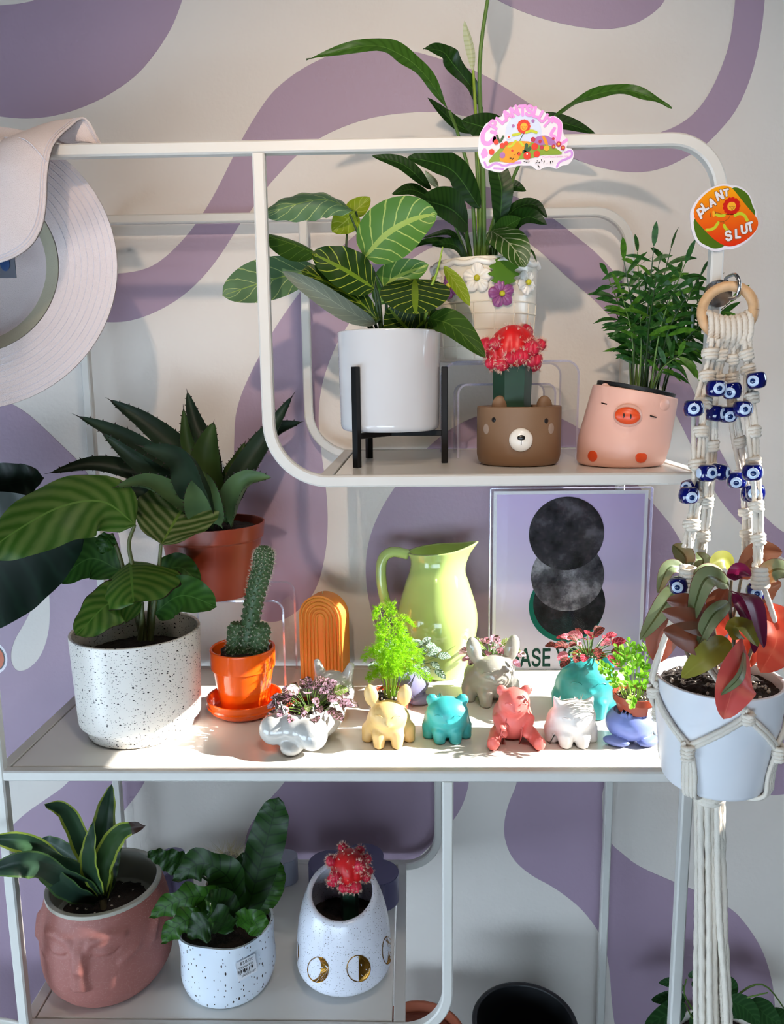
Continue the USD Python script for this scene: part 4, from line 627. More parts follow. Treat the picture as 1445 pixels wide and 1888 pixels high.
def stand(cx, yb, hw): x, y, r = place(cx, yb, hw, ZM); return V([x, y, ZM]), r
pos, r = stand(716, 1389, 45); pos[1] += .006; hgt = at(716, 1285, pos[1] - .01)[2] - ZM
def eyes(o, pos, hgt, m, y, z, dx, rot=0):
    for s in (-1, 1):
        a = np.linspace(.3, math.pi - .3, 9); pts = V([[s * dx + .055 * math.cos(t), y - .004 + .02 * abs(math.cos(t)), z - .03 * math.sin(t)] for t in a]) * hgt; obj('eye', xform(tube(pts, .0011, 6), trimesh.transformations.translation_matrix(pos) @ rotm(rot, [0, 0, 1])), m, o)
KH = hgt
cream = planter('rabbit_planter', 'cream yellow sitting rabbit planter with upright ears, in front of the terracotta fern pot', animal('long', eh=.36, ew=.17, ex=.24, ez=.78, earlean=.14, headz=.60, headr=(.34, .3, .28)), hgt * 1.08, pos, glz('cream_yellow', (226, 190, 124), .42), .028, face=(.66, .17, .07))
pcream, hcream = pos, hgt
pos, r = stand(824, 1381, 46); pos[1] += .004; hgt = at(824, 1287, pos[1])[2] - ZM
TEALG = glz('teal_glaze', (58, 172, 172), .4)
planter('bear_planter', 'small turquoise round-eared animal planter, between the cream and the coral ones', animal('round', ew=.13, ex=.33, ez=.86, headz=.6, headr=(.46, .36, .36), bodyr=(.5, .46, .4), heady=-.12, feet=.17), hgt * 1.13, pos, TEALG, .028, face=(.64, .2, .08))
pos, r = stand(946, 1388, 50); pos[1] += .008; hgt = at(946, 1275, pos[1])[2] - ZM
planter('bear_planter', 'coral pink seated bear planter with arms at its belly', animal('round', seat=True, ew=.1, ex=.22, ez=.92, headz=.74, headr=(.28, .27, .26), heady=-.12, bodyr=(.36, .36, .42), cavy=.2, cav=.2, depth=.4), hgt * 1.13, pos, glz('coral_glaze', (232, 112, 104), .4), .028, face=(.78, .13, .055))
pos, r = stand(1054, 1390, 48); pos[1] += .006; hgt = at(1054, 1290, pos[1])[2] - ZM
planter('cat_planter', 'small white and pale grey cat planter, at the right of the coral bear', animal('cat', eh=.16, ew=.12, ex=.3, ez=.84, headz=.6, headr=(.46, .36, .34), bodyr=(.5, .48, .4), heady=-.14, feet=.18), hgt * 1.13, pos, glz('white_grey_glaze', (222, 216, 212), .35), .028, face=(.64, .2, .08))
pos, r = stand(906, 1312, 54); pos[1] += .004; hgt = at(906, 1188, pos[1])[2] - ZM; gpos, gh = pos, hgt
planter('rabbit_planter', 'glossy grey rabbit planter with tall ears holding a pink-leaved plant', animal('long', eh=.4, ew=.16, ex=.25, ez=.72, earlean=.16, headz=.55, headr=(.36, .34, .28), bodyr=(.46, .46, .36), heady=-.14, depth=.36, cavy=.2), hgt * 1.02, pos, glz('warm_grey_glaze', (166, 164, 154), .14, coat_weight=.3), .026, rot=.15, face=(.6, .18, .07))
pos, r = stand(1079, 1336, 60); pos[1] += .004; hgt = at(1079, 1204, pos[1])[2] - ZM; tpos, th_ = pos, hgt
planter('bear_planter', 'large turquoise round-eared animal planter holding a red-leaved plant', animal('round', ew=.12, ex=.34, ez=.83, headz=.56, headr=(.45, .36, .37), bodyr=(.5, .48, .42), heady=-.1, feet=.18, cav=.3, depth=.45), hgt, pos, TEALG, .026, rot=-.1, face=(.6, .2, .08))
def round_pot(cav=.26, depth=.6):
    def f(P):
        d = sE(P, (0, 0, .5), (.64, .6, .5))
        for s in (-1, 1): d = smin(.03, d, sEr(P, (s * .44, -.36, .12), (.36, .2, .13), rotm(s * .45, [0, 0, 1])[:3, :3]))
        d = np.maximum(d, -P[..., 2]); return scut(d, np.maximum(np.linalg.norm(P[..., :2], axis=-1) - cav, depth - P[..., 2]), .02)
    return f
BLU = glz('periwinkle_glaze', (124, 138, 204), .38); BLUG = glz('slate_lilac_glaze', (128, 128, 162), .2, coat_weight=.3)
pos, r = stand(1163, 1391, 46); pos[1] += .012; hgt = (at(1163, 1308, pos[1])[2] - ZM) * 1.16; bpos, bh = pos, hgt
planter('round_planter', 'small periwinkle blue round planter on two leaf-shaped feet', round_pot(cav=.42, depth=.82), hgt, pos, BLU, .028)
pos, r = stand(747, 1312, 50); pos[1] += .008; hgt = at(747, 1222, pos[1])[2] - ZM; spos, sh_ = pos, hgt
planter('round_planter', 'larger slate lilac round planter half hidden behind the fern', round_pot(cav=.36, depth=.7), hgt, pos, BLUG, .026)
# reclining grey cat planter, feet towards the viewer
def reclining(P):
    d = smin(.08, sE(P, (0, 0, .4), (.62, .85, .42)), sE(P, (.2, .62, .62), (.42, .36, .4)))
    for s in (-1, 1): d = smin(.08, d, sE(P, (s * .36, -.66, .36), (.27, .25, .27))); d = smin(.04, d, sC(P, (.2 + s * .26, .7, .88), (.2 + s * .34, .72, 1.12), .12, .07))
    d = smin(.06, d, sE(P, (0, -.74, .12), (.2, .2, .13))); d = np.maximum(d, -P[..., 2]); c = np.maximum(np.linalg.norm((P[..., :2] - V([-.02, -.12])) / V([.46, .5]), axis=-1) - 1, .32 / 1 - P[..., 2]) ; return scut(d, c * .45, .02)
pos, r = stand(566, 1396, 50); pos[1] += .03; hgt = at(600, 1235, pos[1] + .05)[2] - ZM; rpos, rh = pos, hgt
planter('reclining_cat_planter', 'glossy pale grey planter shaped like a cat lying on its back', reclining, hgt * .98, pos, glz('pale_grey_glaze', (190, 189, 185), .1, coat_weight=.5), .03, rot=-.3)
# small plants in terracotta nursery pots
def nursery(parent, c, rt, hgt, rim=.011):
    obj('pot', lathe(rnd([(0, 0), (rt * .74, 0), (rt * .9, hgt - rim), (rt * .97, hgt - rim), (rt, hgt), (rt - .002, hgt), (rt - .004, hgt - .012), (0, hgt - .012)], .0012, 3), 48, c), TERRA, parent)
    s = V(c) + [0, 0, hgt - .008]; obj('soil', soil_disc(rt - .003, s, 9), SOIL, parent, smooth=True); obj('perlite', perlite(rt - .005, s + [0, 0, .001], 26, 5), PERL, parent, kind='stuff'); return s
# asparagus fern
fy = pcream[1] + .080; fc = at(717, 1275, fy); rf = 41 / F * dep(fc); fz = at(717, 1279, fy)[2]; f0 = at(717, 1352, fy)[2]
fern = thing('asparagus_fern', 'bright green feathery asparagus fern in small terracotta plastic pot', 'potted plant', (fc[0], fy, ZM))
FG = leafmat('fern_bright', (166, 214, 36), (150, 204, 30), 2, .1, .1, 0, soft=True, rough=.5, trans=.55); FGS = plain('fern_stem', (130, 176, 50), .5)
s0 = nursery(fern, (fc[0], fy, ZM), rf, fz - ZM); g = np.random.default_rng(5)
def needles(P, L, n, g, flat=.45, w=.00042):
    vs, fs, k = [], [], 0
    for _ in range(n):
        i = g.integers(1, len(P)); a = P[i - 1] + (P[i] - P[i - 1]) * g.random(); t = P[i] - P[i - 1]; t /= np.linalg.norm(t); d = g.normal(0, 1, 3) * [1, 1, flat]; d = d - t * (d @ t); d /= np.linalg.norm(d) + 1e-9; d = d + t * .7; d /= np.linalg.norm(d); e = np.cross(d, g.normal(0, 1, 3)); e /= np.linalg.norm(e); l = L * g.uniform(.6, 1.2); vs += [a - e * w, a + e * w, a + d * l]; fs.append((k, k + 1, k + 2)); k += 3
    return vs, fs
tips = [(720, 1130, .0), (740, 1160, .03), (700, 1165, .0), (760, 1150, .05), (672, 1212, -.01), (680, 1250, -.02), (790, 1250, -.01), (775, 1215, 0), (700, 1190, -.03), (740, 1195, -.03), (725, 1220, -.05), (705, 1225, -.04), (755, 1225, -.04), (690, 1135, .02), (715, 1245, -.05), (765, 1190, .02), (775, 1200, .04), (735, 1240, -.05), (690, 1205, .02), (750, 1180, -.02)]
for i, (tx, ty, dy) in enumerate(tips):
    tip = at(tx, ty, fy + dy); b = s0 + V([(tip[0] - s0[0]) * .15, dy * .2, 0]); top = V([b[0] * .5 + tip[0] * .5, (b[1] + tip[1]) / 2, max(tip[2] + .012, s0[2] + .055)]); P = spline([b, b * .6 + top * .4 + V([0, 0, .012]), top, tip], 26); fr_ = obj('frond', tube(P, np.linspace(.0009, .0003, 26), 5), FGS, fern, smooth=60)
    vs, fs, n = [], [], 0
    for j in range(8, 26, 1):
        t = P[min(j + 1, 25)] - P[j - 1]; t /= np.linalg.norm(t)
        for sg in (-1, 1):
            sd = np.cross(t, [0, -.5, 1]); sd /= np.linalg.norm(sd) + 1e-9; d = sg * sd * .8 + t * .7 + g.normal(0, .2, 3); d /= np.linalg.norm(d); l = .017 * (1 - .6 * (j - 8) / 18); Q = [P[j] + d * l * q for q in np.linspace(0, 1, 4)]; v, f_ = needles(V(Q), .0055, 26, g); vs += v; fs += [(a + n, b_ + n, c_ + n) for a, b_, c_ in f_]; n += len(v)
    obj('needles', trimesh.Trimesh(V(vs), V(fs), process=False), FG, fr_, smooth=False, kind='stuff', uv=np.tile([[.2, .5]], (len(vs), 1)))
# leafy small plants
def bush(parent, c, R, H, n, mats, seed, size=(.012, .018), wfac=.7, spread=1.0, zbase=0, upface=.6, stemm=None, name='leaf', fold=.15):
    g = np.random.default_rng(seed)
    for i in range(n):
        a = i * 2.39996 + g.normal(0, .25); q = math.sqrt((i + .5) / n); rr_ = R * q * spread; base = V(c) + V([.25 * rr_ * math.cos(a), .25 * rr_ * math.sin(a), zbase]); e = V(c) + V([rr_ * math.cos(a), rr_ * math.sin(a), zbase + H * (1 - .75 * q * q) * g.uniform(.75, 1.1)]); L = g.uniform(*size); d = V([math.cos(a) * (.35 + .65 * q), math.sin(a) * (.35 + .65 * q), .55 - .8 * q + g.normal(0, .15)]); d /= np.linalg.norm(d)
        st_ = obj('stem', tube(spline([base, (base + e) / 2 + V([0, 0, .003]), e], 8), .0007, 5), stemm or STEMG, parent, smooth=60); ms, uv = leaf_mesh([e, e + d * L * .5 + V([0, 0, .001]), e + d * L - V([0, 0, .002])], L * wfac * g.uniform(.85, 1.1), V([math.cos(a) * .3, math.sin(a) * .3 - .5, upface]), a=.8, b=.62, fold=fold, cup=0, wave=.0006, nw=2, nu=7, nv=12, seed=i); obj(name, ms, mats[int(g.integers(len(mats)))], parent, uv=uv)
HY1 = leafmat('hypoestes_pink', (222, 176, 196), (92, 70, 60), 5, 1.2, .06, .03, rough=.5, trans=.3, blotch=.44, edge=(70, 84, 40), edgew=.10); HY2 = leafmat('hypoestes_dark', (78, 64, 50), (190, 140, 160), 5, 1.2, .06, .04, rough=.5, trans=.3, blotch=.42); HY3 = leafmat('hypoestes_rose', (222, 150, 176), (110, 80, 60), 5, 1.2, .05, .03, rough=.5, trans=.35, blotch=.36); HY4 = leafmat('hypoestes_green', (112, 138, 60), (206, 180, 180), 5, 1.2, .06, .04, rough=.5, trans=.35, blotch=.35)
c = at(572, 1302, rpos[1] - .005); hz_ = c[2] - ZM - .03; hyp = thing('polka_dot_plant', 'pink-spotted dark-leaved plant in terracotta pot inside the reclining cat planter', 'potted plant', (c[0], rpos[1] - .005, ZM + .03)); s0 = nursery(hyp, (c[0], rpos[1] - .005, ZM + .03), 48 / F * dep(c), hz_)
bush(hyp, s0, .052, .04, 44, [HY1, HY2, HY2, HY1, HY4], 3, (.017, .024))
c = at(906, 1212, gpos[1] + .025); z0 = ZM + gh * 1.02 * .37; hz_ = c[2] - z0; hy2 = thing('polka_dot_plant', 'pale pink-leaved plant behind the ears of the grey rabbit planter', 'potted plant', (c[0], gpos[1] + .025, z0)); s0 = nursery(hy2, (c[0], gpos[1] + .02, z0), .0235, max(hz_, .012))
bush(hy2, s0 + V([0, .012, 0]), .044, .03, 40, [HY1, HY3, HY3, HY1, HY4], 8, (.014, .021), zbase=.002)
c = at(1085, 1200, tpos[1] + .02); z0 = ZM + th_ * .46; hz_ = c[2] - z0; FI1 = leafmat('fittonia_red', (150, 40, 52), (226, 110, 130), 5, 1.2, .10, .06, rough=.5, trans=.3, blotch=.3); FI2 = leafmat('fittonia_dark', (88, 48, 38), (206, 90, 90), 5, 1.2, .08, .05, rough=.5, trans=.3); FI3 = leafmat('fittonia_pink', (216, 112, 130), (240, 190, 190), 5, 1.2, .1, .05, rough=.5, trans=.35, blotch=.3)
fit = thing('polka_dot_plant', 'dark red pink-veined plant growing from the large turquoise planter', 'potted plant', (c[0], tpos[1] + .02, z0)); s0 = nursery(fit, (c[0], tpos[1] + .016, z0), .0275, max(hz_ - .004, .012)); bush(fit, s0, .056, .036, 34, [FI1, FI2, FI2, FI3], 11, (.018, .027), .6, zbase=.006)
c = at(755, 1225, spos[1]); z0 = ZM + sh_ * .71; PIL = leafmat('silver_leaf', (92, 122, 92), (206, 220, 214), 6, 1.5, .16, .03, rough=.4, trans=.2, blotch=.4); PIL2 = leafmat('silver_leaf_dark', (56, 82, 52), (190, 206, 196), 6, 1.5, .12, .03, rough=.4, trans=.2, blotch=.36)
sil = thing('silver_leaf_plant', 'silvery green small-leaved plant in the slate lilac planter', 'potted plant', (spos[0], spos[1], z0)); s0 = nursery(sil, (spos[0], spos[1], z0), .0185, max(ZM + sh_ * .99 - z0, .01), .005); bush(sil, s0 + V([.006, 0, 0]), .055, .045, 40, [PIL, PIL, PIL2], 15, (.016, .024), .62)
# parsley-leaved fern
py0 = bpos[1] + .0; c = at(1172, 1275, py0); z0 = ZM + bh * .84; rtp = 42 / F * dep(c); hz_ = at(1172, 1277, py0)[2] - z0
par = thing('parsley_fern', 'bright green parsley-leaved plant in terracotta pot with a barcode sticker', 'potted plant', (c[0], py0, z0)); s0 = nursery(par, (c[0], py0, z0), rtp, hz_); PG = leafmat('parsley_leaf', (118, 178, 40), (150, 204, 70), 5, 1.2, .06, .03, rough=.45, trans=.45); g = np.random.default_rng(31)
PST = plain('parsley_stem', (140, 186, 60), .5)
tl = [(1105, 1225, -.02), (1120, 1245, -.03), (1135, 1215, 0), (1150, 1200, .0), (1150, 1235, -.04), (1165, 1220, -.03), (1175, 1195, .02), (1195, 1172, .02), (1205, 1190, .02), (1160, 1185, .03), (1140, 1195, .03), (1180, 1240, -.04), (1195, 1245, -.03), (1165, 1265, -.05), (1150, 1255, -.05), (1130, 1260, -.03), (1175, 1215, 0), (1208, 1245, 0), (1163, 1298, -.05), (1190, 1225, -.01), (1185, 1262, -.05), (1112, 1232, .0)]
for i, (tx, ty, dy) in enumerate(tl):
    tip = at(tx, ty, py0 + dy); b = s0 + V([(tip[0] - s0[0]) * .3, dy * .35, 0]); P = spline([b, b * .5 + tip * .5 + V([0, 0, .012]), tip], 14); fr_ = obj('frond', tube(P, .0007, 5), PST, par, smooth=60)
    for k in range(9):
        j = [13, 12, 12, 11, 11, 9, 9, 8, 8][k]; t = P[min(j, 13)] - P[j - 1]; t /= np.linalg.norm(t); sd = np.cross(t, [0, -1, .4]); sd /= np.linalg.norm(sd) + 1e-9; d = t * .8 + sd * (0 if k == 0 else (1 if k % 2 else -1)) * .9 + g.normal(0, .15, 3); d /= np.linalg.norm(d); L = g.uniform(.007, .012); ms, uv = leaf_mesh([P[j], P[j] + d * L * .5, P[j] + d * L], L * .62, V([0, -.7, .7]) + g.normal(0, .3, 3), a=1.6, b=.7, fold=.2, cup=0, nu=5, nv=9, lobes=2.5); obj('leaflet', ms, PG, fr_, uv=uv)
def sticker_patch(parent, c, n, w, hh, m, lines=True, bars=True):
    n = V(n, float); n /= np.linalg.norm(n); s = np.cross([0, 0, 1], n); s /= np.linalg.norm(s); u = np.cross(n, s); return s, u
nn = V([.5, -1, .1]); nn /= np.linalg.norm(nn); ss = V([1, .5, 0]) / math.sqrt(1.25); ax = V([c[0], py0, 0]) + V([nn[0], nn[1], 0]) * rtp * .9; TAG = plain('label_paper', (226, 228, 234), .5); lz = z0 + hz_ * .02
def lab(x0, x1, zz0, zz1, off, m, name): 
    k = rtp / rtp; f = lambda x, z: V([c[0], py0, 0]) + (rtp * (.76 + .16 * z / hz_) + .0012 + off) * V([math.cos(-1.107 + x), math.sin(-1.107 + x), 0]) + V([0, 0, z0 + z]); xs = np.linspace(x0, x1, 6); v = [f(x, zz0) for x in xs] + [f(x, zz1) for x in xs]; fs = []; 
    for i in range(5): fs += [(i, i + 1, i + 7), (i, i + 7, i + 6)]
    return obj(name, trimesh.Trimesh(V(v), V(fs), process=False), m, par, smooth=True)
lab(-.1, .75, -.001, hz_ * .72, 0, TAG, 'price_label')
for i in range(9): lab(.08 + i * .05, .08 + i * .05 + (.012 if i % 3 else .026), hz_ * .12, hz_ * .4, .0003, INK, 'barcode_bar')
# ---------------------------------------------------------------- hanging pot in macrame, right
Ym = -.108; COT = plain('cotton_rope', (222, 212, 198), .85, bump=.3, bscale=900); WOOD = plain('ring_wood', (206, 164, 120), .45, var=.12, vscale=90); STEEL = plain('steel', (190, 190, 192), .22, metallic=1.0)
mc = at(1325, 1246, Ym); mk = dep(at(1328, 1350, Ym)) / F; rm = 112 * mk; zt = mc[2]; zb = at(1330, 1468, Ym)[2] + .024; hm = zt - zb
tr = thing('inch_plant', 'purple and green trailing inch plant in plain white pot hung in knotted cotton cord', 'potted plant', (mc[0], Ym, zb)); MWH = plain('hanging_pot_white', (226, 226, 230), .3)
obj('pot', lathe(rnd([(0, 0), (rm * .8, 0), (rm * .88, hm * .25), (rm * .97, hm * .7), (rm, hm), (rm - .005, hm), (rm - .007, hm - .02), (0, hm - .02)], .008, 6), 80, (mc[0], Ym, zb)), MWH, tr)
sc = V([mc[0], Ym, zt - .014]); obj('soil', soil_disc(rm - .006, sc, 12, amp=.005), SOIL, tr, smooth=True); obj('perlite', perlite(rm - .012, sc + [0, 0, .003], 90, 4), PERL, tr, kind='stuff')
TD1 = leafmat('inch_green', (74, 92, 48), (128, 146, 108), 1.5, .1, .3, .1, soft=True, rough=.38, trans=.18, transc=(150, 84, 40), midc=(60, 84, 44), edge=(96, 40, 48), edgew=.05); TD2 = leafmat('inch_purple', (74, 16, 44), (104, 30, 64), 1.5, .1, .2, .06, soft=True, rough=.36, trans=.2, transc=(130, 20, 70)); TD3 = leafmat('inch_bronze', (92, 62, 48), (116, 80, 60), 1.5, .1, .3, .08, soft=True, rough=.34, trans=.2, transc=(180, 70, 36)); TD4 = leafmat('inch_pink', (222, 98, 92), (236, 128, 110), 3, .1, .1, .03, soft=True, rough=.4, trans=.35, transc=(226, 70, 64)); TD5 = leafmat('inch_red', (214, 86, 66), (226, 112, 84), 4, .2, .1, .03, soft=True, rough=.4, trans=.38, transc=(230, 76, 46)); TD6 = leafmat('inch_olive', (122, 124, 44), (146, 150, 66), 1.5, .1, .3, .08, soft=True, rough=.38, trans=.25, transc=(160, 140, 40))
def tf(pts, w, m, face=(0, -1, .5), **k): k.setdefault('a', .8); k.setdefault('b', .6); k.setdefault('fold', .3); k.setdefault('cup', -.05); return leaf(tr, m, pts, w, face, **k)
tf([(1252, 1078, -.08), (1225, 1115, -.09), (1180, 1180, -.1)], 40, TD1, (-.3, -1, .3)); tf([(1262, 1046, -.06), (1232, 1048, -.07), (1212, 1094, -.08)], 28, TD1, (-.2, -1, .6)); tf([(1266, 1050, -.05), (1262, 1025, -.05), (1240, 1004, -.05)], 36, TD1, (-.2, -1, .2), a=1.2); tf([(1280, 1060, -.06), (1296, 1035, -.05), (1284, 1018, -.04)], 30, TD1)
tf([(1344, 1078, -.12), (1300, 1068, -.14), (1270, 1155, -.16)], 42, TD1, (-.2, -1, .6)); tf([(1340, 1062, -.11), (1310, 1052, -.12), (1278, 1060, -.13)], 34, TD1, (0, -.7, 1)); tf([(1344, 1110, -.13), (1310, 1140, -.16), (1280, 1205, -.18)], 34, TD1, (-.4, -1, .2))
tf([(1350, 1092, -.13), (1386, 1110, -.16), (1408, 1196, -.19)], 46, TD2, (.4, -1, .3)); tf([(1350, 1094, -.12), (1385, 1150, -.13), (1390, 1205, -.14)], 34, TD2, (.3, -1, .2))
tf([(1304, 1128, -.12), (1265, 1118, -.15), (1228, 1108, -.17)], 50, TD3, (0, -.9, .6), a=.7); tf([(1316, 1158, -.13), (1270, 1146, -.17), (1220, 1128, -.19)], 54, TD3, (0, -.9, .6), a=.7); tf([(1324, 1186, -.13), (1275, 1178, -.18), (1222, 1163, -.2)], 66, TD3, (0, -.9, .5), a=.7)
tf([(1342, 1178, -.15), (1305, 1208, -.19), (1256, 1250, -.2)], 48, TD6, (-.2, -.9, .6), a=.8); tf([(1344, 1172, -.14), (1372, 1156, -.16), (1396, 1192, -.18)], 46, TD6, (.2, -.8, .7))
tf([(1372, 1192, -.15), (1356, 1250, -.215), (1333, 1326, -.228)], 88, TD4, (.1, -1, .1), a=.8); tf([(1366, 1196, -.15), (1345, 1225, -.2), (1322, 1265, -.215)], 26, TD1, (-.2, -1, .3)); tf([(1372, 1196, -.15), (1364, 1245, -.22), (1328, 1282, -.232)], 20, TD1, (.2, -1, .3))
tf([(1408, 1112, -.1), (1432, 1175, -.12), (1402, 1240, -.13)], 88, TD5, (.1, -1, .1), a=.9); tf([(1366, 1068, -.08), (1395, 1022, -.08), (1442, 1018, -.08)], 48, TD3, (.1, -1, .3)); tf([(1398, 1072, -.1), (1430, 1050, -.12), (1468, 1058, -.12)], 42, TD1, (.1, -.9, .6)); tf([(1398, 1120, -.1), (1414, 1085, -.09), (1440, 1074, -.09)], 36, TD3)
tf([(1246, 1142, -.07), (1222, 1170, -.07), (1210, 1222, -.07)], 58, TD3, (-.3, -1, .1), a=1); tf([(1308, 1042, -.06), (1335, 1032, -.05), (1352, 1052, -.04)], 34, TD6, (.1, -.9, .4)); tf([(1345, 1130, -.09), (1318, 1150, -.09), (1305, 1190, -.09)], 60, TD5, (0, -1, .1)); tf([(1350, 1160, -.08), (1370, 1185, -.085), (1385, 1230, -.09)], 64, TD5, (.2, -1, .1)); tf([(1340, 1085, -.08), (1325, 1120, -.08), (1345, 1150, -.08)], 54, TD3, (0, -1, .1)); tf([(1346, 1068, -.1), (1362, 1052, -.11), (1385, 1062, -.12)], 30, TD2, (0, -1, .4))
for q in ([(1330, 1240, -.11), (1352, 1190, -.13), (1345, 1120, -.13), (1348, 1070, -.12)], [(1300, 1240, -.1), (1285, 1140, -.08), (1264, 1050, -.06)], [(1370, 1240, -.1), (1400, 1150, -.1), (1400, 1075, -.1)], [(1320, 1240, -.1), (1316, 1160, -.12), (1304, 1128, -.12)], [(1345, 1250, -.1), (1360, 1220, -.13), (1370, 1192, -.15)], [(1280, 1235, -.1), (1255, 1170, -.08), (1250, 1080, -.08)], [(1356, 1235, -.1), (1350, 1160, -.08), (1366, 1068, -.08)]): stem(tr, STEMP, q, .0024, r2=.0018)
mh = thing('plant_hanger', 'knotted natural cotton plant hanger with wooden ring and blue evil-eye beads', 'plant hanger', tuple(at(1341, 573, -.03)))
rc = at(1341, 573, -.032); a = np.linspace(0, 2 * np.pi, 65); rr_ = 44 / F * dep(rc); tk = 9.5 / F * dep(rc); tilt = V([.94, -.34, 0])
obj('wooden_ring', tube(V([rc + tilt * rr_ * math.cos(t) + V([0, 0, rr_ * math.sin(t)]) for t in a]), tk, 14, caps=False), WOOD, mh, smooth=60)
mg = at(1330, 535, -.004); obj('magnet_base', xform(trimesh.creation.cylinder(.0165, .006, sections=40), trimesh.transformations.translation_matrix([mg[0] - .004, -.0032, mg[2] - .004]) @ rotm(math.pi / 2, [1, 0, 0])), STEEL, mh, smooth=30)
hk = [V([mg[0] - .004, -.004, mg[2] - .003]), V([mg[0] + .003, -.016, mg[2] + .004]), rc + V([.001, .014, rr_ + .0105]), rc + V([.004, -.006, rr_ + .0125]), rc + V([.006, -.015, rr_ + .001]), rc + V([.006, -.010, rr_ - .013]), rc + V([.003, .004, rr_ - .0145])]
obj('hook', tube(spline(hk, 40), .0022, 10), STEEL, mh, smooth=60)
def rope(pts, r=.0028, n=None, name='cord', strands=3):
    P = spline(pts3(pts), n or max(12, int(len(pts) * 14))); return obj(name, tube(P, r, 12, strands, 420), COT, mh, smooth=60)
def knot(p, r, L, axis=(0, 0, 1), turns=3, rr=.0026, name='knot'):
    p = V(p, float); ax = V(axis, float); ax /= np.linalg.norm(ax); u = np.cross(ax, [0, 1, .01]); u /= np.linalg.norm(u); w = np.cross(ax, u); t = np.linspace(0, 1, int(turns * 16)); P = p + ax * ((t - .5) * L)[:, None] + u * (r * np.cos(t * turns * 6.283))[:, None] + w * (r * np.sin(t * turns * 6.283))[:, None]; return obj(name, tube(P, rr, 9, 3, 420), COT, mh, smooth=60)
def sinnet(path, beads_skip=(), seed=0, w=.006, kn=True):
    """two core cords with square-knot lumps along them"""
    P = spline(pts3(path), 90); t, A, B = frames(P); g = np.random.default_rng(seed); sd = np.cross(t, [0, 1, 0]); sd /= np.linalg.norm(sd, axis=1, keepdims=True)
    for s in (-1, -.1, .9): off = sd * (s * w * (.62 + .5 * np.sin(np.linspace(0, 9, 90) + s * 2)[:, None])) - V([0, 1, 0]) * (.0025 * np.cos(np.linspace(0, 13, 90) + s)[:, None]); obj('cord', tube((P + off), .0028, 12, 3, 420), COT, mh, smooth=60)
    for i in range(6, 88, 12):
        j = i + int(g.integers(-2, 3)); knot(P[j], w * .95, .010, t[j], 2.4, .0030)
ytop = -.034
S = [[(1312, 624, ytop - .012), (1304, 690, -.05), (1293, 770, -.062), (1284, 860, -.075), (1276, 950, -.086), (1271, 1010, -.094)], [(1330, 632, ytop), (1322, 700, -.03), (1316, 780, -.03), (1308, 870, -.03), (1299, 960, -.03), (1294, 1012, -.03)], [(1352, 632, ytop), (1350, 700, -.025), (1360, 790, -.025), (1367, 870, -.025), (1375, 960, -.026), (1378, 1020, -.028)], [(1371, 628, ytop - .012), (1380, 690, -.05), (1388, 770, -.062), (1389, 860, -.075), (1395, 950, -.088), (1400, 1040, -.1)]]
for i, p in enumerate(S): sinnet(p, seed=i, w=.0078 if i < 1 else .0062)
for k in range(8):   # loops over the ring
    f = (k - 3.5) / 3.5; px = 1341 + f * 36; pz = 606 - abs(f) ** 2 * 10; q = at(px, pz, -.032 + .012 * -f * .35); tgt = S[0 if k < 2 else 1 if k < 4 else 2 if k < 6 else 3][0]; e = at(tgt[0] + (k % 2 - .5) * 10, tgt[1] + 8, tgt[2]); obj('loop', tube(spline([q + V([0, .011, -.012]), q + V([0, .006, .011]), q + V([0, -.007, .009]), q + V([0, -.012, -.010]), e], 34), .0034, 12, 3, 420), COT, mh, smooth=60)
k0, k1, k2, k3 = at(1268, 1066, -.105), at(1294, 1020, -.03), at(1379, 1030, -.028), at(1402, 1062, -.105)
for i, q in enumerate((k0, k3)): knot(q, .0075, .026, turns=5, rr=.0036)
kz = lambda px, py, Y: at(px, py, Y)
def surf(a, z, o=.0035):
    R = np.interp(z, [zb, zb + hm * .25, zb + hm * .7, zt], [rm * .8, rm * .88, rm * .97, rm]) + o; return V([mc[0] + R * math.cos(a), Ym + R * math.sin(a), z])
zr_, zm1, zm2 = zt + .003, zt - hm * .33, zt - hm * .56
up = [math.radians(x) for x in (272, 356, 88, 182)]; lo_ = [math.radians(x) for x in (226, 312, 42, 134)]
zK = at(1325, 1320, Ym - rm)[2]; zL = at(1237, 1378, Ym - rm * .7)[2]
for i, (kq, ua) in enumerate(((k0, 3), (k3, 1), (k1, 2), (k2, 0))):
    for d in (-.03, .03):
        a = up[ua] + d
        mid = [kq + (surf(a, zr_, .006) - kq) * .5 + V([0, 0, .004])] if ua in (1, 3) else [kq + (surf(a, zr_ + .01, .006) - kq) * .5]
        if ua == 0: P = [at(1290, 1200, -.12) + V([d * .1, 0, 0]), surf(a - .22, zr_, .007), surf(a - .08, (zr_ + zK) / 2, .004), surf(a, zK)]
        else: P = [kq] + mid + [surf(a, zr_, .006), surf(a, (zr_ + zK) / 2), surf(a, zK)]
        if ua == 0: P = [k0 + V([0, 0, -.01]), at(1272, 1150, -.13)] + P
        obj('cord', tube(spline(P, 50), .0029, 12, 3, 420), COT, mh, smooth=60)
    knot(surf(up[ua], zK, .006), .0045, .012, turns=3, rr=.0030)
gz = zb - .012; gat = V([mc[0] - .004, Ym, gz])
for i, la in enumerate(lo_):
    for ua in ((i + 4 - 0) % 4 if i else 0, (i + 1) % 4):
        pass
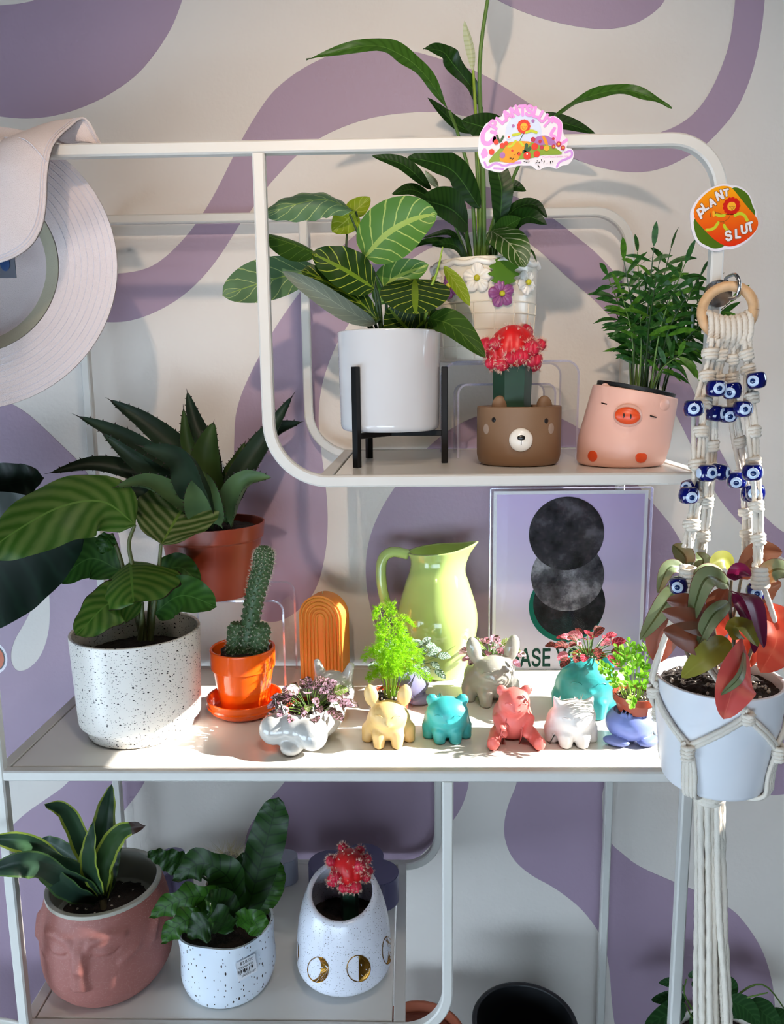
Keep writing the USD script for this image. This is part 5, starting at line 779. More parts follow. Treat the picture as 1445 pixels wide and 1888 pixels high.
for i, la in enumerate(lo_):
    na = [min(up, key=lambda u: abs(((u - la + d_ + math.pi) % (2 * math.pi)) - math.pi)) for d_ in (.75, -.75)]
    for u in na:
        du = ((u - la + math.pi) % (2 * math.pi)) - math.pi
        for o in (-.0028, .0028): obj('cord', tube(spline([surf(la + du, zK + o), surf(la + du * .66, zK * .66 + zL * .34 + o), surf(la + du * .33, zK * .33 + zL * .67 + o), surf(la, zL + o)], 26), .0027, 12, 3, 420), COT, mh, smooth=60)
    knot(surf(la, zL - .004, .007), .0052, .018, turns=4, rr=.0030)
    for o in (-.10, -.035, .035, .10): obj('cord', tube(spline([surf(la + o * .6, zL - .008, .005), surf(la + o, (zL + zb) / 2), surf(la + o, zb + .004, .004), gat + V([.035 * math.cos(la + o * 2), .035 * math.sin(la + o * 2), .006]), gat + V([.008 * math.cos(la), .008 * math.sin(la), -.002])], 34), .0026, 12, 3, 420), COT, mh, smooth=60)
knot(gat + V([.001, 0, -.006]), .015, .018, turns=4, rr=.0042)
g = np.random.default_rng(2)
for k in range(15):
    a = k * 2.4; q = .016 * math.sqrt((k + .5) / 15); b = gat + V([q * math.cos(a), q * math.sin(a), -.01]); e = at(1318, 1960, Ym) + V([q * 1.35 * math.cos(a) + .0, q * 1.3 * math.sin(a), g.uniform(-.05, .03)]); m1 = b * .62 + e * .38 + V([g.normal(0, .0016), g.normal(0, .0016), 0]); m2 = b * .25 + e * .75 + V([g.normal(0, .002), g.normal(0, .002), 0]); obj('tassel_cord', tube(spline([b, m1, m2, e], 90), .0040, 12, 3, 330), COT, mh, smooth=60)
BEAD = plain('bead_blue', (8, 16, 92), .06, coat_weight=.6); BW = plain('bead_white', (196, 214, 240), .1); BP = plain('bead_pupil', (20, 44, 96), .1)
def bead(px, py, Y, eye=(0, 0), r=.0118):
    c = at(px, py, Y); prof = rnd([(0, -r * .82), (r * .8, -r * .82), (r, 0), (r * .8, r * .82), (0, r * .82)], .006, 6); m = lathe(prof, 28); m.apply_transform(rotm(.15 * eye[0], [0, 1, 0])); m.apply_translation(c); bd = obj('bead', m, BEAD, mh, smooth=True)
    n = V([eye[0], -1, -eye[1]], float); n /= np.linalg.norm(n); p = c + n * r * .90
    obj('eye_white', disc_on(p, n, r * .56, r * .56, .0016), BW, bd, smooth=True); obj('eye_pupil', disc_on(p + n * .0012, n, r * .27, r * .27, .0011), BP, bd, smooth=True)
    if abs(eye[0]) < .5: n2 = V([1.4 * (1 if eye[0] <= 0 else -1), -.25, 0]); n2 /= np.linalg.norm(n2); obj('eye_white', disc_on(c + n2 * r * .88, n2, r * .5, r * .5, .0016), BW, bd, smooth=True)
for b in ((1319, 716, -.076, (0, 0)), (1349, 720, -.064, (-.7, .3)), (1394, 701, -.07, (-.9, .1)), (1278, 753, -.08, (-.3, 0)), (1317, 762, -.046, (.9, 0)), (1341, 764, -.046, (-.1, .2)), (1368, 754, -.058, (-.1, 0)), (1303, 872, -.092, (.2, -.1)), (1325, 870, -.066, (1.2, 0)), (1357, 885, -.058, (-.4, .2)), (1386, 871, -.088, (-.3, 0)), (1269, 913, -.098, (0, .1)), (1272, 900, -.072, (-1, -.3)), (1392, 908, -.07, (-.6, 0)), (1383, 910, -.055, (-.2, .1)), (1251, 1079, -.107, (-.5, 0)), (1393, 1090, -.09, (-.3, 0))): bead(*b)
# ---------------------------------------------------------------- stickers (magnets) on the frame
def flatpoly(pts, Y, fx=lambda q: q): return Polygon([(q[0], q[2]) for q in (at(x, y, Y) for x, y in pts)]).buffer(0)
def put(parent, poly, y, m, name, th=.0004, label=None, kind=None):
    mm = extr(poly, th); v = mm.vertices; return obj(name, trimesh.Trimesh(np.c_[v[:, 0], y - v[:, 2], v[:, 1]], mm.faces, process=False), m, parent, smooth=False, label=label, kind=kind)
VIN = plain('sticker_white', (232, 226, 232), .35); PK = plain('sticker_pink', (238, 150, 220), .4); LP2 = plain('sticker_lilac', (206, 150, 222), .4); SKY = plain('sticker_sky', (208, 218, 240), .4); GRN = plain('sticker_green', (132, 160, 44), .4); DGR = plain('sticker_dark_green', (40, 84, 50), .4); ORA = plain('sticker_orange', (244, 152, 20), .4); RDS = plain('sticker_red', (222, 48, 28), .4); MRD = plain('sticker_crimson', (190, 40, 70), .4); YLS = plain('sticker_yellow', (246, 176, 40), .4); PRP = plain('sticker_purple', (168, 108, 176), .4); LIME = plain('sticker_lime', (196, 204, 44), .4)
SY = -.0006; sf = 6.568
def Z1(pts): return [(860 + x / sf, 180 + y / sf) for x, y in pts]
def sm(pts, n=2):
    p = V(pts, float)
    for _ in range(n): q = np.roll(p, -1, 0); p = np.stack([.75 * p + .25 * q, .25 * p + .75 * q], 1).reshape(-1, 2)
    return [tuple(x) for x in p]
st1 = thing('garden_magnet', 'pink-bordered garden scene magnet lettered PLANT SLUT on the top rail', 'sticker', tuple(at(970, 258, SY)))
OUT = [(140, 560), (150, 460), (190, 385), (235, 310), (300, 295), (370, 245), (430, 235), (435, 185), (490, 155), (540, 130), (600, 105), (650, 100), (720, 118), (790, 105), (850, 130), (900, 165), (960, 185), (985, 240), (1050, 222), (1110, 250), (1165, 310), (1165, 460), (1215, 500), (1225, 560), (1200, 620), (1270, 615), (1300, 680), (1285, 750), (1230, 820), (1150, 825), (1090, 875), (1040, 850), (990, 840), (930, 850), (880, 885), (820, 870), (790, 825), (700, 830), (620, 825), (560, 850), (480, 860), (430, 905), (370, 910), (290, 885), (200, 860), (165, 780), (135, 690)]
put(st1, flatpoly(sm(Z1(OUT)), SY), SY, VIN, 'backing', .0016, label='white die-cut backing'); y1 = SY - .0016
def strokeZ(pts, wpx): 
    q = [at(x, y, SY) for x, y in Z1(pts)]; return LineString([(a_[0], a_[2]) for a_ in spline(q, 24)]).buffer(wpx / sf / F * dep(q[0]) / 2, 6)
for p, w, m in (([(270, 350), (200, 430), (200, 540), (270, 560), (330, 500)], 52, PK), ([(300, 420), (350, 440), (330, 530)], 40, PK), ([(190, 690), (215, 640), (235, 690), (200, 720)], 42, PK), ([(1040, 260), (1120, 320), (1120, 440), (1100, 520)], 56, PK), ([(1060, 380), (1020, 450), (1060, 480)], 40, PK), ([(1150, 560), (1205, 520)], 36, PK), ([(215, 790), (250, 850), (350, 800), (450, 830), (560, 800), (650, 790)], 26, LP2), ([(330, 860), (440, 868)], 22, LP2), ([(1190, 670), (1260, 650), (1260, 720), (1130, 780), (1090, 840)], 26, LP2)): put(st1, strokeZ(p, w), y1, m, 'border_squiggle', .0002)
cS = at(*Z1([(685, 430)])[0], SY); put(st1, Point(cS[0], cS[2]).buffer(218 / sf / F * dep(cS), 24), y1, SKY, 'sky_disc', .0002)
def hill(pts, m, name, lay): put(st1, flatpoly(sm(Z1(pts), 1), SY), y1 - .00015 * lay, m, name, .0002)
hill([(250, 800), (300, 720), (400, 620), (480, 545), (700, 540), (900, 560), (1050, 600), (1180, 690), (1050, 700), (900, 700), (800, 740), (600, 760), (480, 790), (370, 775)], GRN, 'hill', 2); hill([(380, 770), (440, 640), (520, 545), (640, 530), (790, 540), (720, 600), (660, 680), (600, 790), (480, 795)], ORA, 'orange_path', 3); hill([(790, 545), (830, 485), (920, 462), (1010, 480), (1090, 560), (1060, 590), (960, 570), (880, 590)], PRP, 'purple_hill', 3); hill([(905, 470), (950, 480), (990, 580), (950, 580), (930, 530)], ORA, 'orange_stripe', 4)
def dots(lst, m, name, lay, petals=0):
    for x, y, r in lst:
        c = at(*Z1([(x, y)])[0], SY); R = r / sf / F * dep(c); g_ = Point(c[0], c[2]).buffer(R * (.85 if petals else 1), 12)
        if petals: g_ = unary_union([g_] + [Point(c[0] + R * .8 * math.cos(t), c[2] + R * .8 * math.sin(t)).buffer(R * .26, 6) for t in np.arange(petals) / petals * 6.283])
        put(st1, g_, y1 - .00015 * lay, m, name, .0002)
dots([(687, 358, 78)], RDS, 'flower_petals', 5, 13); dots([(690, 362, 44)], YLS, 'flower_face', 6)
put(st1, unary_union([strokeZ([(655, 358), (668, 366), (680, 358)], 7), strokeZ([(697, 358), (710, 366), (722, 358)], 7), strokeZ([(672, 378), (690, 392), (706, 378)], 7)]), y1 - .0011, RDS, 'flower_smile', .0001, kind='stuff')
for p, w, m in (([(685, 440), (640, 530)], 8, DGR), ([(560, 460), (600, 455), (640, 445)], 30, LIME), ([(720, 430), (780, 410), (840, 430)], 30, LIME), ([(590, 535), (545, 590), (505, 600)], 28, LIME), ([(645, 545), (680, 590)], 26, LIME), ([(365, 470), (400, 540), (440, 480)], 26, DGR), ([(720, 580), (715, 660), (760, 620)], 40, DGR), ([(690, 660), (740, 690)], 40, DGR)): put(st1, strokeZ(p, w), y1 - .0008, m, 'leaf_drawing', .0002)
dots([(355, 545, 30), (300, 665, 34), (475, 560, 24), (430, 590, 32), (820, 600, 40), (845, 690, 38), (730, 710, 46), (550, 650, 14), (632, 690, 20)], RDS, 'drawn_pot', 6); dots([(1110, 570, 32), (1160, 615, 28), (1048, 600, 24), (885, 540, 20), (800, 515, 28), (1045, 505, 16), (905, 610, 24)], MRD, 'drawn_flower', 6); dots([(1110, 570, 14), (1160, 615, 12), (1048, 600, 10), (965, 620, 32)], YLS, 'drawn_centre', 7); dots([(430, 705, 34)], PRP, 'drawn_plum', 6); dots([(560, 350, 18), (800, 290, 20)], PRP, 'butterfly', 6); dots([(508, 485, 26)], VIN, 'drawn_eye', 6); dots([(508, 485, 11)], RDS, 'drawn_eye_centre', 7); dots([(728, 690, 10)], VIN, 'drawn_dot', 7)
g = np.random.default_rng(4); put(st1, unary_union([strokeZ([(x, y), (x + g.uniform(-18, 18), y + g.uniform(-22, 22))], 9) for x, y in [(520, 740), (545, 760), (580, 700), (610, 690), (690, 780), (715, 790), (750, 780), (830, 800), (860, 830), (880, 790), (900, 760), (930, 790), (970, 800), (1010, 780), (1040, 790), (850, 770)]]), y1 - .0012, INK, 'black_sprigs', .0002, kind='stuff')
letters = []
for ch, x, y, an, hh in (('P', 352, 400, 58, 112), ('L', 424, 336, 48, 108), ('A', 476, 290, 36, 108), ('N', 546, 246, 22, 112), ('T', 628, 224, 4, 116), ('S', 704, 218, -4, 116), ('L', 784, 224, -16, 112), ('U', 846, 256, -30, 110), ('T', 908, 312, -44, 106)): letters += [flat_text(ch, 860 + (x + ox) / sf, 180 + (y + oy) / sf, hh / sf, y1 - .0006 - .00002 * k_, PK, st1, True, .95, ang=an, th=.0003) for k_, (ox, oy) in enumerate(((0, 0), (7, 0), (-7, 0), (0, 7), (0, -7)))]
obj('lettering', cat(*letters), PK, st1, smooth=False, kind='stuff', label='pink bubble letters PLANT SLUT'); obj('small_print', flat_text('PLANTSLUTSHOP.COM', 860 + 915 / sf, 180 + 728 / sf, 17 / sf, y1 - .0006, PK, st1, False, 1.25, th=.0002), PK, st1, smooth=False, kind='stuff')
sf2 = 9.633
def Z2(pts): return [(1260 + x / sf2, 330 + y / sf2) for x, y in pts]
st2 = thing('round_magnet', 'orange and green magnet lettered PLANT SLUT on the right post', 'sticker', tuple(at(1335, 402, SY)))
put(st2, flatpoly(sm(Z2([(105, 620), (120, 560), (200, 400), (330, 260), (470, 160), (640, 95), (760, 95), (850, 125), (960, 120), (1100, 200), (1190, 320), (1230, 470), (1290, 580), (1290, 680), (1325, 780), (1290, 920), (1180, 1070), (1020, 1190), (860, 1255), (740, 1250), (620, 1285), (520, 1290), (400, 1240), (290, 1190), (200, 1090), (140, 950), (115, 800)])), SY), SY, VIN, 'backing', .0016, label='white die-cut backing')
GR2 = plain('sticker_leaf_green', (76, 108, 18), .35)
put(st2, flatpoly(sm(Z2([(165, 720), (300, 600), (700, 400), (850, 150), (960, 160), (1100, 240), (1170, 340), (1210, 480), (1270, 600), (1240, 700), (900, 1000), (720, 1200), (620, 1235), (520, 1245), (400, 1190), (280, 1130), (210, 1010), (175, 860)])), SY), y1, GR2, 'green_shape', .0002)
OGR = mat('sticker_orange_gradient', {'g': ('geometry', {}), 's': ('separate_xyz', {}), 'r': ('map_range', {'from_min': float(at(1335, 456, SY)[2]), 'from_max': float(at(1335, 344, SY)[2])}), 'k': ('rgb_ramp', {'ramp': [(0, lin((222, 36, 12))), (.5, lin((238, 104, 10))), (1, lin((250, 168, 10)))]}), 'p': ('principled_bsdf', {'roughness': .35})}, [('g.position', 's.vector'), ('s.z', 'r.value'), ('r.result', 'k.fac'), ('k.color', 'p.base_color')], 'p.BSDF')
put(st2, flatpoly(sm(Z2([(165, 590), (215, 450), (350, 290), (500, 180), (640, 130), (760, 128), (850, 165), (960, 300), (1100, 480), (1250, 650), (1310, 740), (1310, 850), (1240, 970), (1100, 1090), (960, 1170), (840, 1205), (740, 1200), (600, 1130), (450, 1010), (330, 880), (220, 760), (180, 690)])), SY), y1 - .0002, OGR, 'orange_field', .0002)
st1_ = st1
def stroke2(pts, w): q = [at(x, y, SY) for x, y in Z2(pts)]; return LineString([(a_[0], a_[2]) for a_ in spline(q, 20)]).buffer(w / sf2 / F * dep(q[0]) / 2, 6)
c = at(*Z2([(838, 488)])[0], SY); R = 150 / sf2 / F * dep(c); put(st2, unary_union([Point(c[0], c[2]).buffer(R * .86, 20)] + [Point(c[0] + R * .8 * math.cos(t), c[2] + R * .8 * math.sin(t)).buffer(R * .23, 8) for t in np.arange(13) / 13 * 6.283]), y1 - .0004, plain('sticker_petal_red', (208, 30, 20), .35), 'flower_petals', .0002)
put(st2, Point(c[0], c[2] - .0002).buffer(R * .5, 20), y1 - .0006, YLS, 'flower_face', .0002); put(st2, unary_union([stroke2([(795, 498), (815, 510), (835, 498)], 8), stroke2([(855, 498), (875, 510), (895, 498)], 8), stroke2([(830, 535), (848, 548), (866, 535)], 8)]), y1 - .0008, plain('sticker_brown', (150, 84, 20), .4), 'flower_smile', .0001, kind='stuff')
put(st2, unary_union([stroke2([(820, 630), (790, 700), (700, 760), (600, 770)], 10), stroke2([(700, 760), (705, 820)], 10), stroke2([(560, 600), (700, 635), (820, 635), (930, 640)], 10)]), y1 - .0004, used_mats['sticker_brown'], 'stem_drawing', .0002)
for p, w in (([(570, 640), (640, 665), (710, 650)], 48), ([(900, 655), (990, 620), (1070, 660), (1115, 740)], 50), ([(600, 785), (540, 870), (470, 905), (400, 910)], 50), ([(705, 830), (730, 880), (770, 915)], 50)): put(st2, stroke2(p, w), y1 - .0005, LIME, 'leaf_drawing', .0002)
put(st2, stroke2([(520, 595), (525, 655)], 44), y1 - .0005, YLS, 'drawn_bell', .0002); put(st2, unary_union([stroke2([(470, 610), (460, 680)], 12), stroke2([(545, 585), (560, 620)], 16)]), y1 - .0006, used_mats['sticker_brown'], 'stem_drawing', .0002)
L1, L2 = [], []
for ch, x, y, an, hh in (('P', 285, 715, 28, 165), ('L', 365, 580, 35, 140), ('A', 475, 505, 28, 130), ('N', 590, 395, 22, 150), ('T', 712, 310, 8, 115), ('S', 745, 1105, 14, 160), ('L', 905, 1055, 6, 150), ('U', 1015, 978, 10, 145), ('T', 1130, 945, 16, 150)):
    for k_, (ox, oy) in enumerate(((0, 0), (7, 0), (-7, 0), (0, 7), (0, -7))): L1.append(flat_text(ch, 1260 + (x + ox) / sf2, 330 + (y + oy) / sf2, hh / sf2, y1 - .0008 - .00002 * k_, VIN, st2, True, .9, ang=an, th=.0003))
    for k_, (ox, oy) in enumerate(((17, 0), (-17, 0), (0, 17), (0, -17), (12, 12), (-12, -12), (12, -12), (-12, 12))): L2.append(flat_text(ch, 1260 + (x + ox) / sf2, 330 + (y + oy) / sf2, hh / sf2, y1 - .0005 - .00002 * k_, VIN, st2, True, .9, ang=an, th=.0002))
obj('letter_outline', cat(*L2), used_mats['sticker_brown'], st2, smooth=False, kind='stuff'); obj('lettering', cat(*L1), VIN, st2, smooth=False, kind='stuff', label='white letters PLANT SLUT')
st3 = thing('round_magnet', 'orange sticker cut off by the left edge, beside the big dark leaf', 'sticker', tuple(at(-8, 1215, .45))); c = at(-10, 1213, WALL); k = dep(c) / F
for r, m, nme, i in ((24, VIN, 'backing', 0), (20, INK, 'outline', 1), (18, plain('sticker_rust', (206, 92, 40), .4), 'orange_field', 2)): put(st3, affinity.scale(Point(c[0], c[2]).buffer(r * k, 20), 1, 1.25), WALL - .0003 - .0004 * i, m, nme, .0004)
# ---------------------------------------------------------------- lower shelf
def placez(cx, yb, hw, Z): x, y, r = place(cx, yb, hw, Z); return x, y, r
def march(px, py, inside, t0=.75, t1=1.75, n=700):
    ts = np.linspace(t0, t1, n); d = ray(px, py); P = EYE + ts[:, None] * d; hit = inside(P); k = int(np.argmax(hit))
    if not hit[k]: return np.full(3, np.nan)
    return EYE + d * (ts[max(k - 1, 0)] + ts[k]) / 2
def decal(parent, poly, inside, m, name, off=.0006, sub=.004, label=None, kind=None):
    """a print given by its outline in the picture, laid on the surface it is printed on"""
    polys = [g for g in getattr(poly, 'geoms', [poly]) if g.area > 1e-6]; ms = []
    for g in polys:
        v, f = trimesh.creation.triangulate_polygon(g, engine='earcut'); v, f = trimesh.remesh.subdivide_to_size(np.c_[v, 0 * v[:, 0]], f, max(g.length / 12, 2.5)); q = V([march(x, y, inside) for x, y in v[:, :2]]); q = q + (EYE - q) / np.linalg.norm(EYE - q, axis=1, keepdims=True) * off; f = f[np.isfinite(q[f]).all((1, 2))]; ok = f[np.linalg.norm(q[f] - q[f].mean(1, keepdims=True), axis=2).max(1) < .02] if len(f) else f; use = np.unique(ok); mp_ = -np.ones(len(q), int); mp_[use] = np.arange(len(use)); ms.append(trimesh.Trimesh(q[use], mp_[ok], process=False)) if len(ok) else None
    return obj(name, cat(*ms), m, parent, smooth=True, label=label, kind=kind)
def shape_pot(o, c, prof, n, m, disp=None, name='pot'):
    k = lathe(prof, n); v = k.vertices.copy(); r = np.hypot(v[:, 0], v[:, 1]); a = np.arctan2(v[:, 1], v[:, 0])
    if disp is not None: q = disp(a, v[:, 2], r); v[:, 0] += np.cos(a) * q; v[:, 1] += np.sin(a) * q
    obj(name, trimesh.Trimesh(v + V(c), k.faces, process=False), m, o, smooth=40)
# terracotta-rose face pot with dracaena
cx, cy, rb = placez(208, 1863, 92, ZL); yc = cy - .006; kf = dep(V([cx, yc, ZL + .1])) / F; zr = at(208, 1624, yc)[2]; hF = zr - ZL; R = 116 * kf
ROSE = speckled('rose_ceramic', (150, 92, 84), (206, 164, 150), ((620, .20), (300, .14)), rough=.6, dens=.5)
dr = thing('dracaena', 'yellow-edged dracaena in rose pot with a closed-eyed sculpted face', 'potted plant', (cx, yc, ZL)); pr = spline([(R * .70, 0), (R * .82, .012), (R * .96, hF * .22), (R * 1.0, hF * .45), (R * .96, hF * .75), (R * .86, hF * .99)], 90)
prof = np.vstack([[0, 0], pr]); Rz = lambda z: np.interp(z, pr[:, 1], pr[:, 0])
an = -math.pi / 2 - .03; SEG = lambda pts: V(pts, float)
def segd(a, z, pts):
    d = np.full(a.shape, 9.0); u = np.stack([a * R, z], -1)
    for p, q in zip(pts[:-1], pts[1:]): p, q = V([p[0] * R, p[1] * hF]), V([q[0] * R, q[1] * hF]); t = np.clip(((u - p) @ (q - p)) / ((q - p) @ (q - p)), 0, 1); d = np.minimum(d, np.linalg.norm(u - p - t[..., None] * (q - p), axis=-1))
    return d
def face(a, z, r):
    zz = z / hF; w = .065 + .06 * np.clip((.76 - zz) / .4, 0, 1); out = .0082 * np.exp(-((a - an) / w) ** 4) * np.clip((.86 - zz) / .14, 0, 1) * np.clip((zz - .33) / .02, 0, 1) * (.45 + .55 * np.clip((.80 - zz) / .4, 0, 1))
    for s in (-1, 1):
        brow = [(an + s * .06, .56), (an + s * .08, .70), (an + s * .17, .79), (an + s * .42, .83), (an + s * .66, .80)]; out = out + .0042 * np.exp(-(segd(a, z, brow) / .0075) ** 2)
        lid = [(an + s * (.38 + .19 * math.cos(t)), .68 - .035 * math.sin(t)) for t in np.linspace(0, math.pi, 9)]; out = out - .0026 * np.exp(-(segd(a, z, lid) / .0019) ** 2); out = out + .0035 * np.exp(-((a - an - s * .38) / .16) ** 2 - ((zz - .69) / .05) ** 2)
        ear = [(an + s * 1.12, .62), (an + s * 1.26, .76)]; out = out + .006 * np.exp(-(segd(a, z, ear) / .007) ** 2); chk = [(an + s * .62, .56), (an + s * .86, .63)]; out = out + .003 * np.exp(-(segd(a, z, chk) / .006) ** 2)
    return out * (r > .5 * R) * np.clip((.98 - zz) / .05, 0, 1)
shape_pot(dr, (cx, yc, ZL), prof, 220, ROSE, face); GLI = plain('grey_glaze_rim', (176, 172, 160), .15)
ri = R * .86; obj('glazed_rim', lathe(rnd([(ri + .0006, hF - .006), (ri + .0012, hF + .002), (ri - .007, hF + .002), (ri - .008, hF * .7), (0, hF * .62)], .002), 80, (cx, yc, ZL)), GLI, dr, label='grey glazed rim and inside')
s0 = V([cx, yc, ZL + hF * .66]); obj('soil', soil_disc(ri * .98, s0, 14), SOIL, dr, smooth=True); obj('perlite', perlite(ri * .8, s0 + [0, 0, .001], 40, 8), PERL, dr, kind='stuff')
DR1 = leafmat('dracaena_leaf', (40, 66, 46), (54, 82, 56), 1.5, .1, .2, .0, soft=True, rough=.4, trans=.15, edge=(150, 164, 62), edgew=.24); DR2 = leafmat('dracaena_dark', (30, 50, 40), (44, 66, 50), 1.5, .1, .2, .0, soft=True, rough=.4, trans=.12, edge=(66, 92, 48), edgew=.15); DR3 = leafmat('dracaena_brown_tip', (46, 74, 40), (60, 88, 48), 1.5, .1, .2, .0, soft=True, rough=.45, trans=.15, edge=(150, 164, 62), edgew=.24, tipc=(62, 42, 34))
def df(pts, w, m=DR1, face_=(0, -1, .3), **k): k.setdefault('a', .75); k.setdefault('b', .6); k.setdefault('fold', .35); k.setdefault('cup', 0); k.setdefault('tipw', .35); k.setdefault('wave', .0015); return leaf(dr, m, pts, w, face_, **k)
b = (194, 1668); ym = yc
df([(192, 1655, ym), (188, 1590, ym), (195, 1510, ym + .01), (206, 1446, ym + .03)], 50); df([(188, 1640, ym), (160, 1570, ym - .01), (125, 1497, ym - .02), (82, 1483, ym - .03)], 40); df([(188, 1650, ym - .01), (192, 1590, ym - .03), (222, 1535, ym - .04), (268, 1522, ym - .045)], 42, DR3, wave=.003)
df([(182, 1650, ym - .01), (130, 1590, ym - .03), (60, 1555, -.012), (-25, 1545, -.035)], 52); df([(182, 1660, ym - .02), (130, 1618, ym - .06), (60, 1590, -.02), (-30, 1608, -.045)], 62, DR2); df([(184, 1652, ym + .01), (140, 1590, ym + .02), (100, 1560, ym + .03), (75, 1548, ym + .035)], 46, DR2); df([(186, 1650, ym - .03), (165, 1590, ym - .06), (172, 1515, ym - .06)], 34); df([(178, 1660, ym - .02), (130, 1640, ym - .06), (85, 1600, ym - .08), (70, 1592, ym - .085)], 44, DR2); df([(194, 1650, ym + .01), (204, 1590, ym + .02), (222, 1540, ym + .03)], 38, DR2)
stem(dr, plain('cane', (104, 96, 70), .6), [s0 - V([0, 0, .005]) + V([-.003, -.004, 0]), (190, 1655, ym)], .0055, name='cane')
# white splatter pot with fern
cx, cy, rb = placez(424, 1863, 78, ZL); yc = cy - .006; kf = dep(V([cx, yc, ZL + .07])) / F; zr = at(426, 1692, yc)[2]; hF = zr - ZL; R = 86 * kf
SPL = speckled('splatter_white', (218, 226, 236), (52, 44, 40), ((190, .22), (110, .20), (70, .16)), rough=.2, stretch=(1.5, 1.5, .75), dens=.26)
cf_ = thing('crocodile_fern', 'dark green broad-lobed fern in white brown-splattered pot with a price label', 'potted plant', (cx, yc, ZL))
pw_ = spline([(R * .8, 0), (R * .92, .01), (R * 1.0, hF * .3), (R * .97, hF * .7), (R * .99, hF)], 40); shape_pot(cf_, (cx, yc, ZL), np.vstack([[0, 0], pw_, [R * .99 - .0035, hF], [R * .95 - .004, hF * .6], [0, hF * .6]]), 120, SPL, lambda a, z, r: (r > .3 * R) * (.0025 * np.sin(a * 3 + z * 30) + .002 * np.sin(a * 5 + 1)) * np.clip(z / hF, 0, 1))
s0 = V([cx, yc, ZL + hF * .84]); obj('soil', soil_disc(R * .93, s0, 15), SOIL, cf_, smooth=True)
CF1 = leafmat('croc_fern', (30, 60, 18), (18, 42, 14), 12, 1.0, .12, .03, rough=.38, trans=.2); CF2 = leafmat('croc_fern_bright', (50, 92, 24), (34, 66, 20), 12, 1.0, .12, .03, rough=.38, trans=.3)
def ff(pts, w, m=CF1, face_=(0, -1, .35), **k): k.setdefault('a', .9); k.setdefault('b', .45); k.setdefault('fold', .15); k.setdefault('cup', -.08); k.setdefault('wave', .004); k.setdefault('nw', 4); k.setdefault('lobes', 3.5); return leaf(cf_, m, pts, w, face_, **k)
ff([(452, 1695, yc), (478, 1600, yc + .01), (500, 1520, yc + .015), (512, 1470, yc + .015)], 70, lobes=0, wave=.003); ff([(470, 1690, yc + .02), (500, 1640, yc + .03), (516, 1590, yc + .04)], 44, CF2, lobes=0); ff([(440, 1695, yc - .01), (425, 1625, yc - .02), (375, 1592, yc - .03), (318, 1622, yc - .04)], 58, lobes=3); ff([(345, 1600, yc - .01), (310, 1585, yc - .02), (272, 1572, yc - .03)], 40, lobes=1)
ff([(430, 1700, yc - .03), (380, 1655, yc - .05), (330, 1660, yc - .065), (276, 1690, yc - .07)], 46, CF2, lobes=4); ff([(420, 1705, yc - .04), (370, 1690, yc - .065), (330, 1705, yc - .08), (298, 1738, yc - .085)], 44, CF2, lobes=4); ff([(430, 1700, yc - .04), (400, 1665, yc - .07), (378, 1660, yc - .08)], 56, lobes=1, face_=(.2, -.8, .6)); ff([(430, 1712, yc - .05), (390, 1700, yc - .08), (345, 1726, yc - .09)], 58, lobes=3); ff([(440, 1708, yc - .04), (465, 1695, yc - .07), (482, 1722, yc - .085)], 48, CF2, lobes=1.5); ff([(435, 1700, yc + .01), (420, 1640, yc + .03), (440, 1600, yc + .04), (455, 1570, yc + .045)], 36, lobes=2)
stem(cf_, STEMD, [s0, (400, 1640, yc), (345, 1600, yc - .01)], .0018); 
for q in ((452, 1695, yc), (440, 1695, yc - .01), (430, 1704, yc - .04)): stem(cf_, STEMD, [s0 - V([0, 0, .004]), q], .0025)
insw = lambda P: (np.hypot(P[..., 0] - cx_w, P[..., 1] - yc_w) < np.interp(P[..., 2] - ZL, PW[:, 1], PW[:, 0]) + .0035) & (P[..., 2] > ZL) & (P[..., 2] < ZL + HW); cx_w, yc_w, PW, HW = cx, yc, pw_, hF
lab_ = Polygon([(434, 1777), (470, 1758), (475, 1790), (439, 1811)]); decal(cf_, lab_.buffer(-1).buffer(1), insw, TAG, 'price_label')
e1, e2 = V([36, -18.5]) / 36, V([5, 34]) / 34
bars = [Polygon([tuple(V([439.5, 1791.5]) + e1 * x + e2 * y) for x, y in ((x0, 0), (x0 + w_, 0), (x0 + w_, 8), (x0, 8))]) for x0, w_ in ((0, 1.4), (2.4, .7), (4, 1.6), (8, 1), (10, 2.4), (14, 1), (16, 1.4), (19, 1), (22.5, .8), (24.5, 1.6))]; decal(cf_, unary_union(bars), insw, INK, 'barcode', .0010, kind='stuff')
def textpx(s_, o, hpx, e1_, e2_, wide=1.): t = meshkit.text_mesh(s_, hpx, .01, False); top = t.vertices[:, 2] > .005; f = t.faces[top[t.faces].all(1)]; return V(o) + t.vertices[:, :1] * wide * e1_ - t.vertices[:, 1:2] * e2_, f
for s_, o, hpx, wd in (('$18.00', (442.5, 1781), 5.2, 1.0), ('Solange Pot', (439.5, 1789.5), 3.6, .95), ('300021467', (445, 1803), 3.8, .9)):
    q, f = textpx(s_, o, hpx, e1, e2, wd); used = np.unique(f); mp = -np.ones(len(q), int); mp[used] = np.arange(len(used)); pts_ = V([march(x, y, insw, .9, 1.4, 260) for x, y in q[used]]); pts_ += (EYE - pts_) * .0013; ff_ = mp[f]; good = np.isfinite(pts_[ff_]).all((1, 2)) & (np.linalg.norm(pts_[ff_] - pts_[ff_].mean(1, keepdims=True), axis=2).max(1) < .01); ff_ = ff_[good]; pts_ = np.nan_to_num(pts_); use = np.unique(ff_); mp2 = -np.ones(len(pts_), int); mp2[use] = np.arange(len(use)); obj('lettering', trimesh.Trimesh(pts_[use], mp2[ff_], process=False), INK, cf_, smooth=False, kind='stuff')
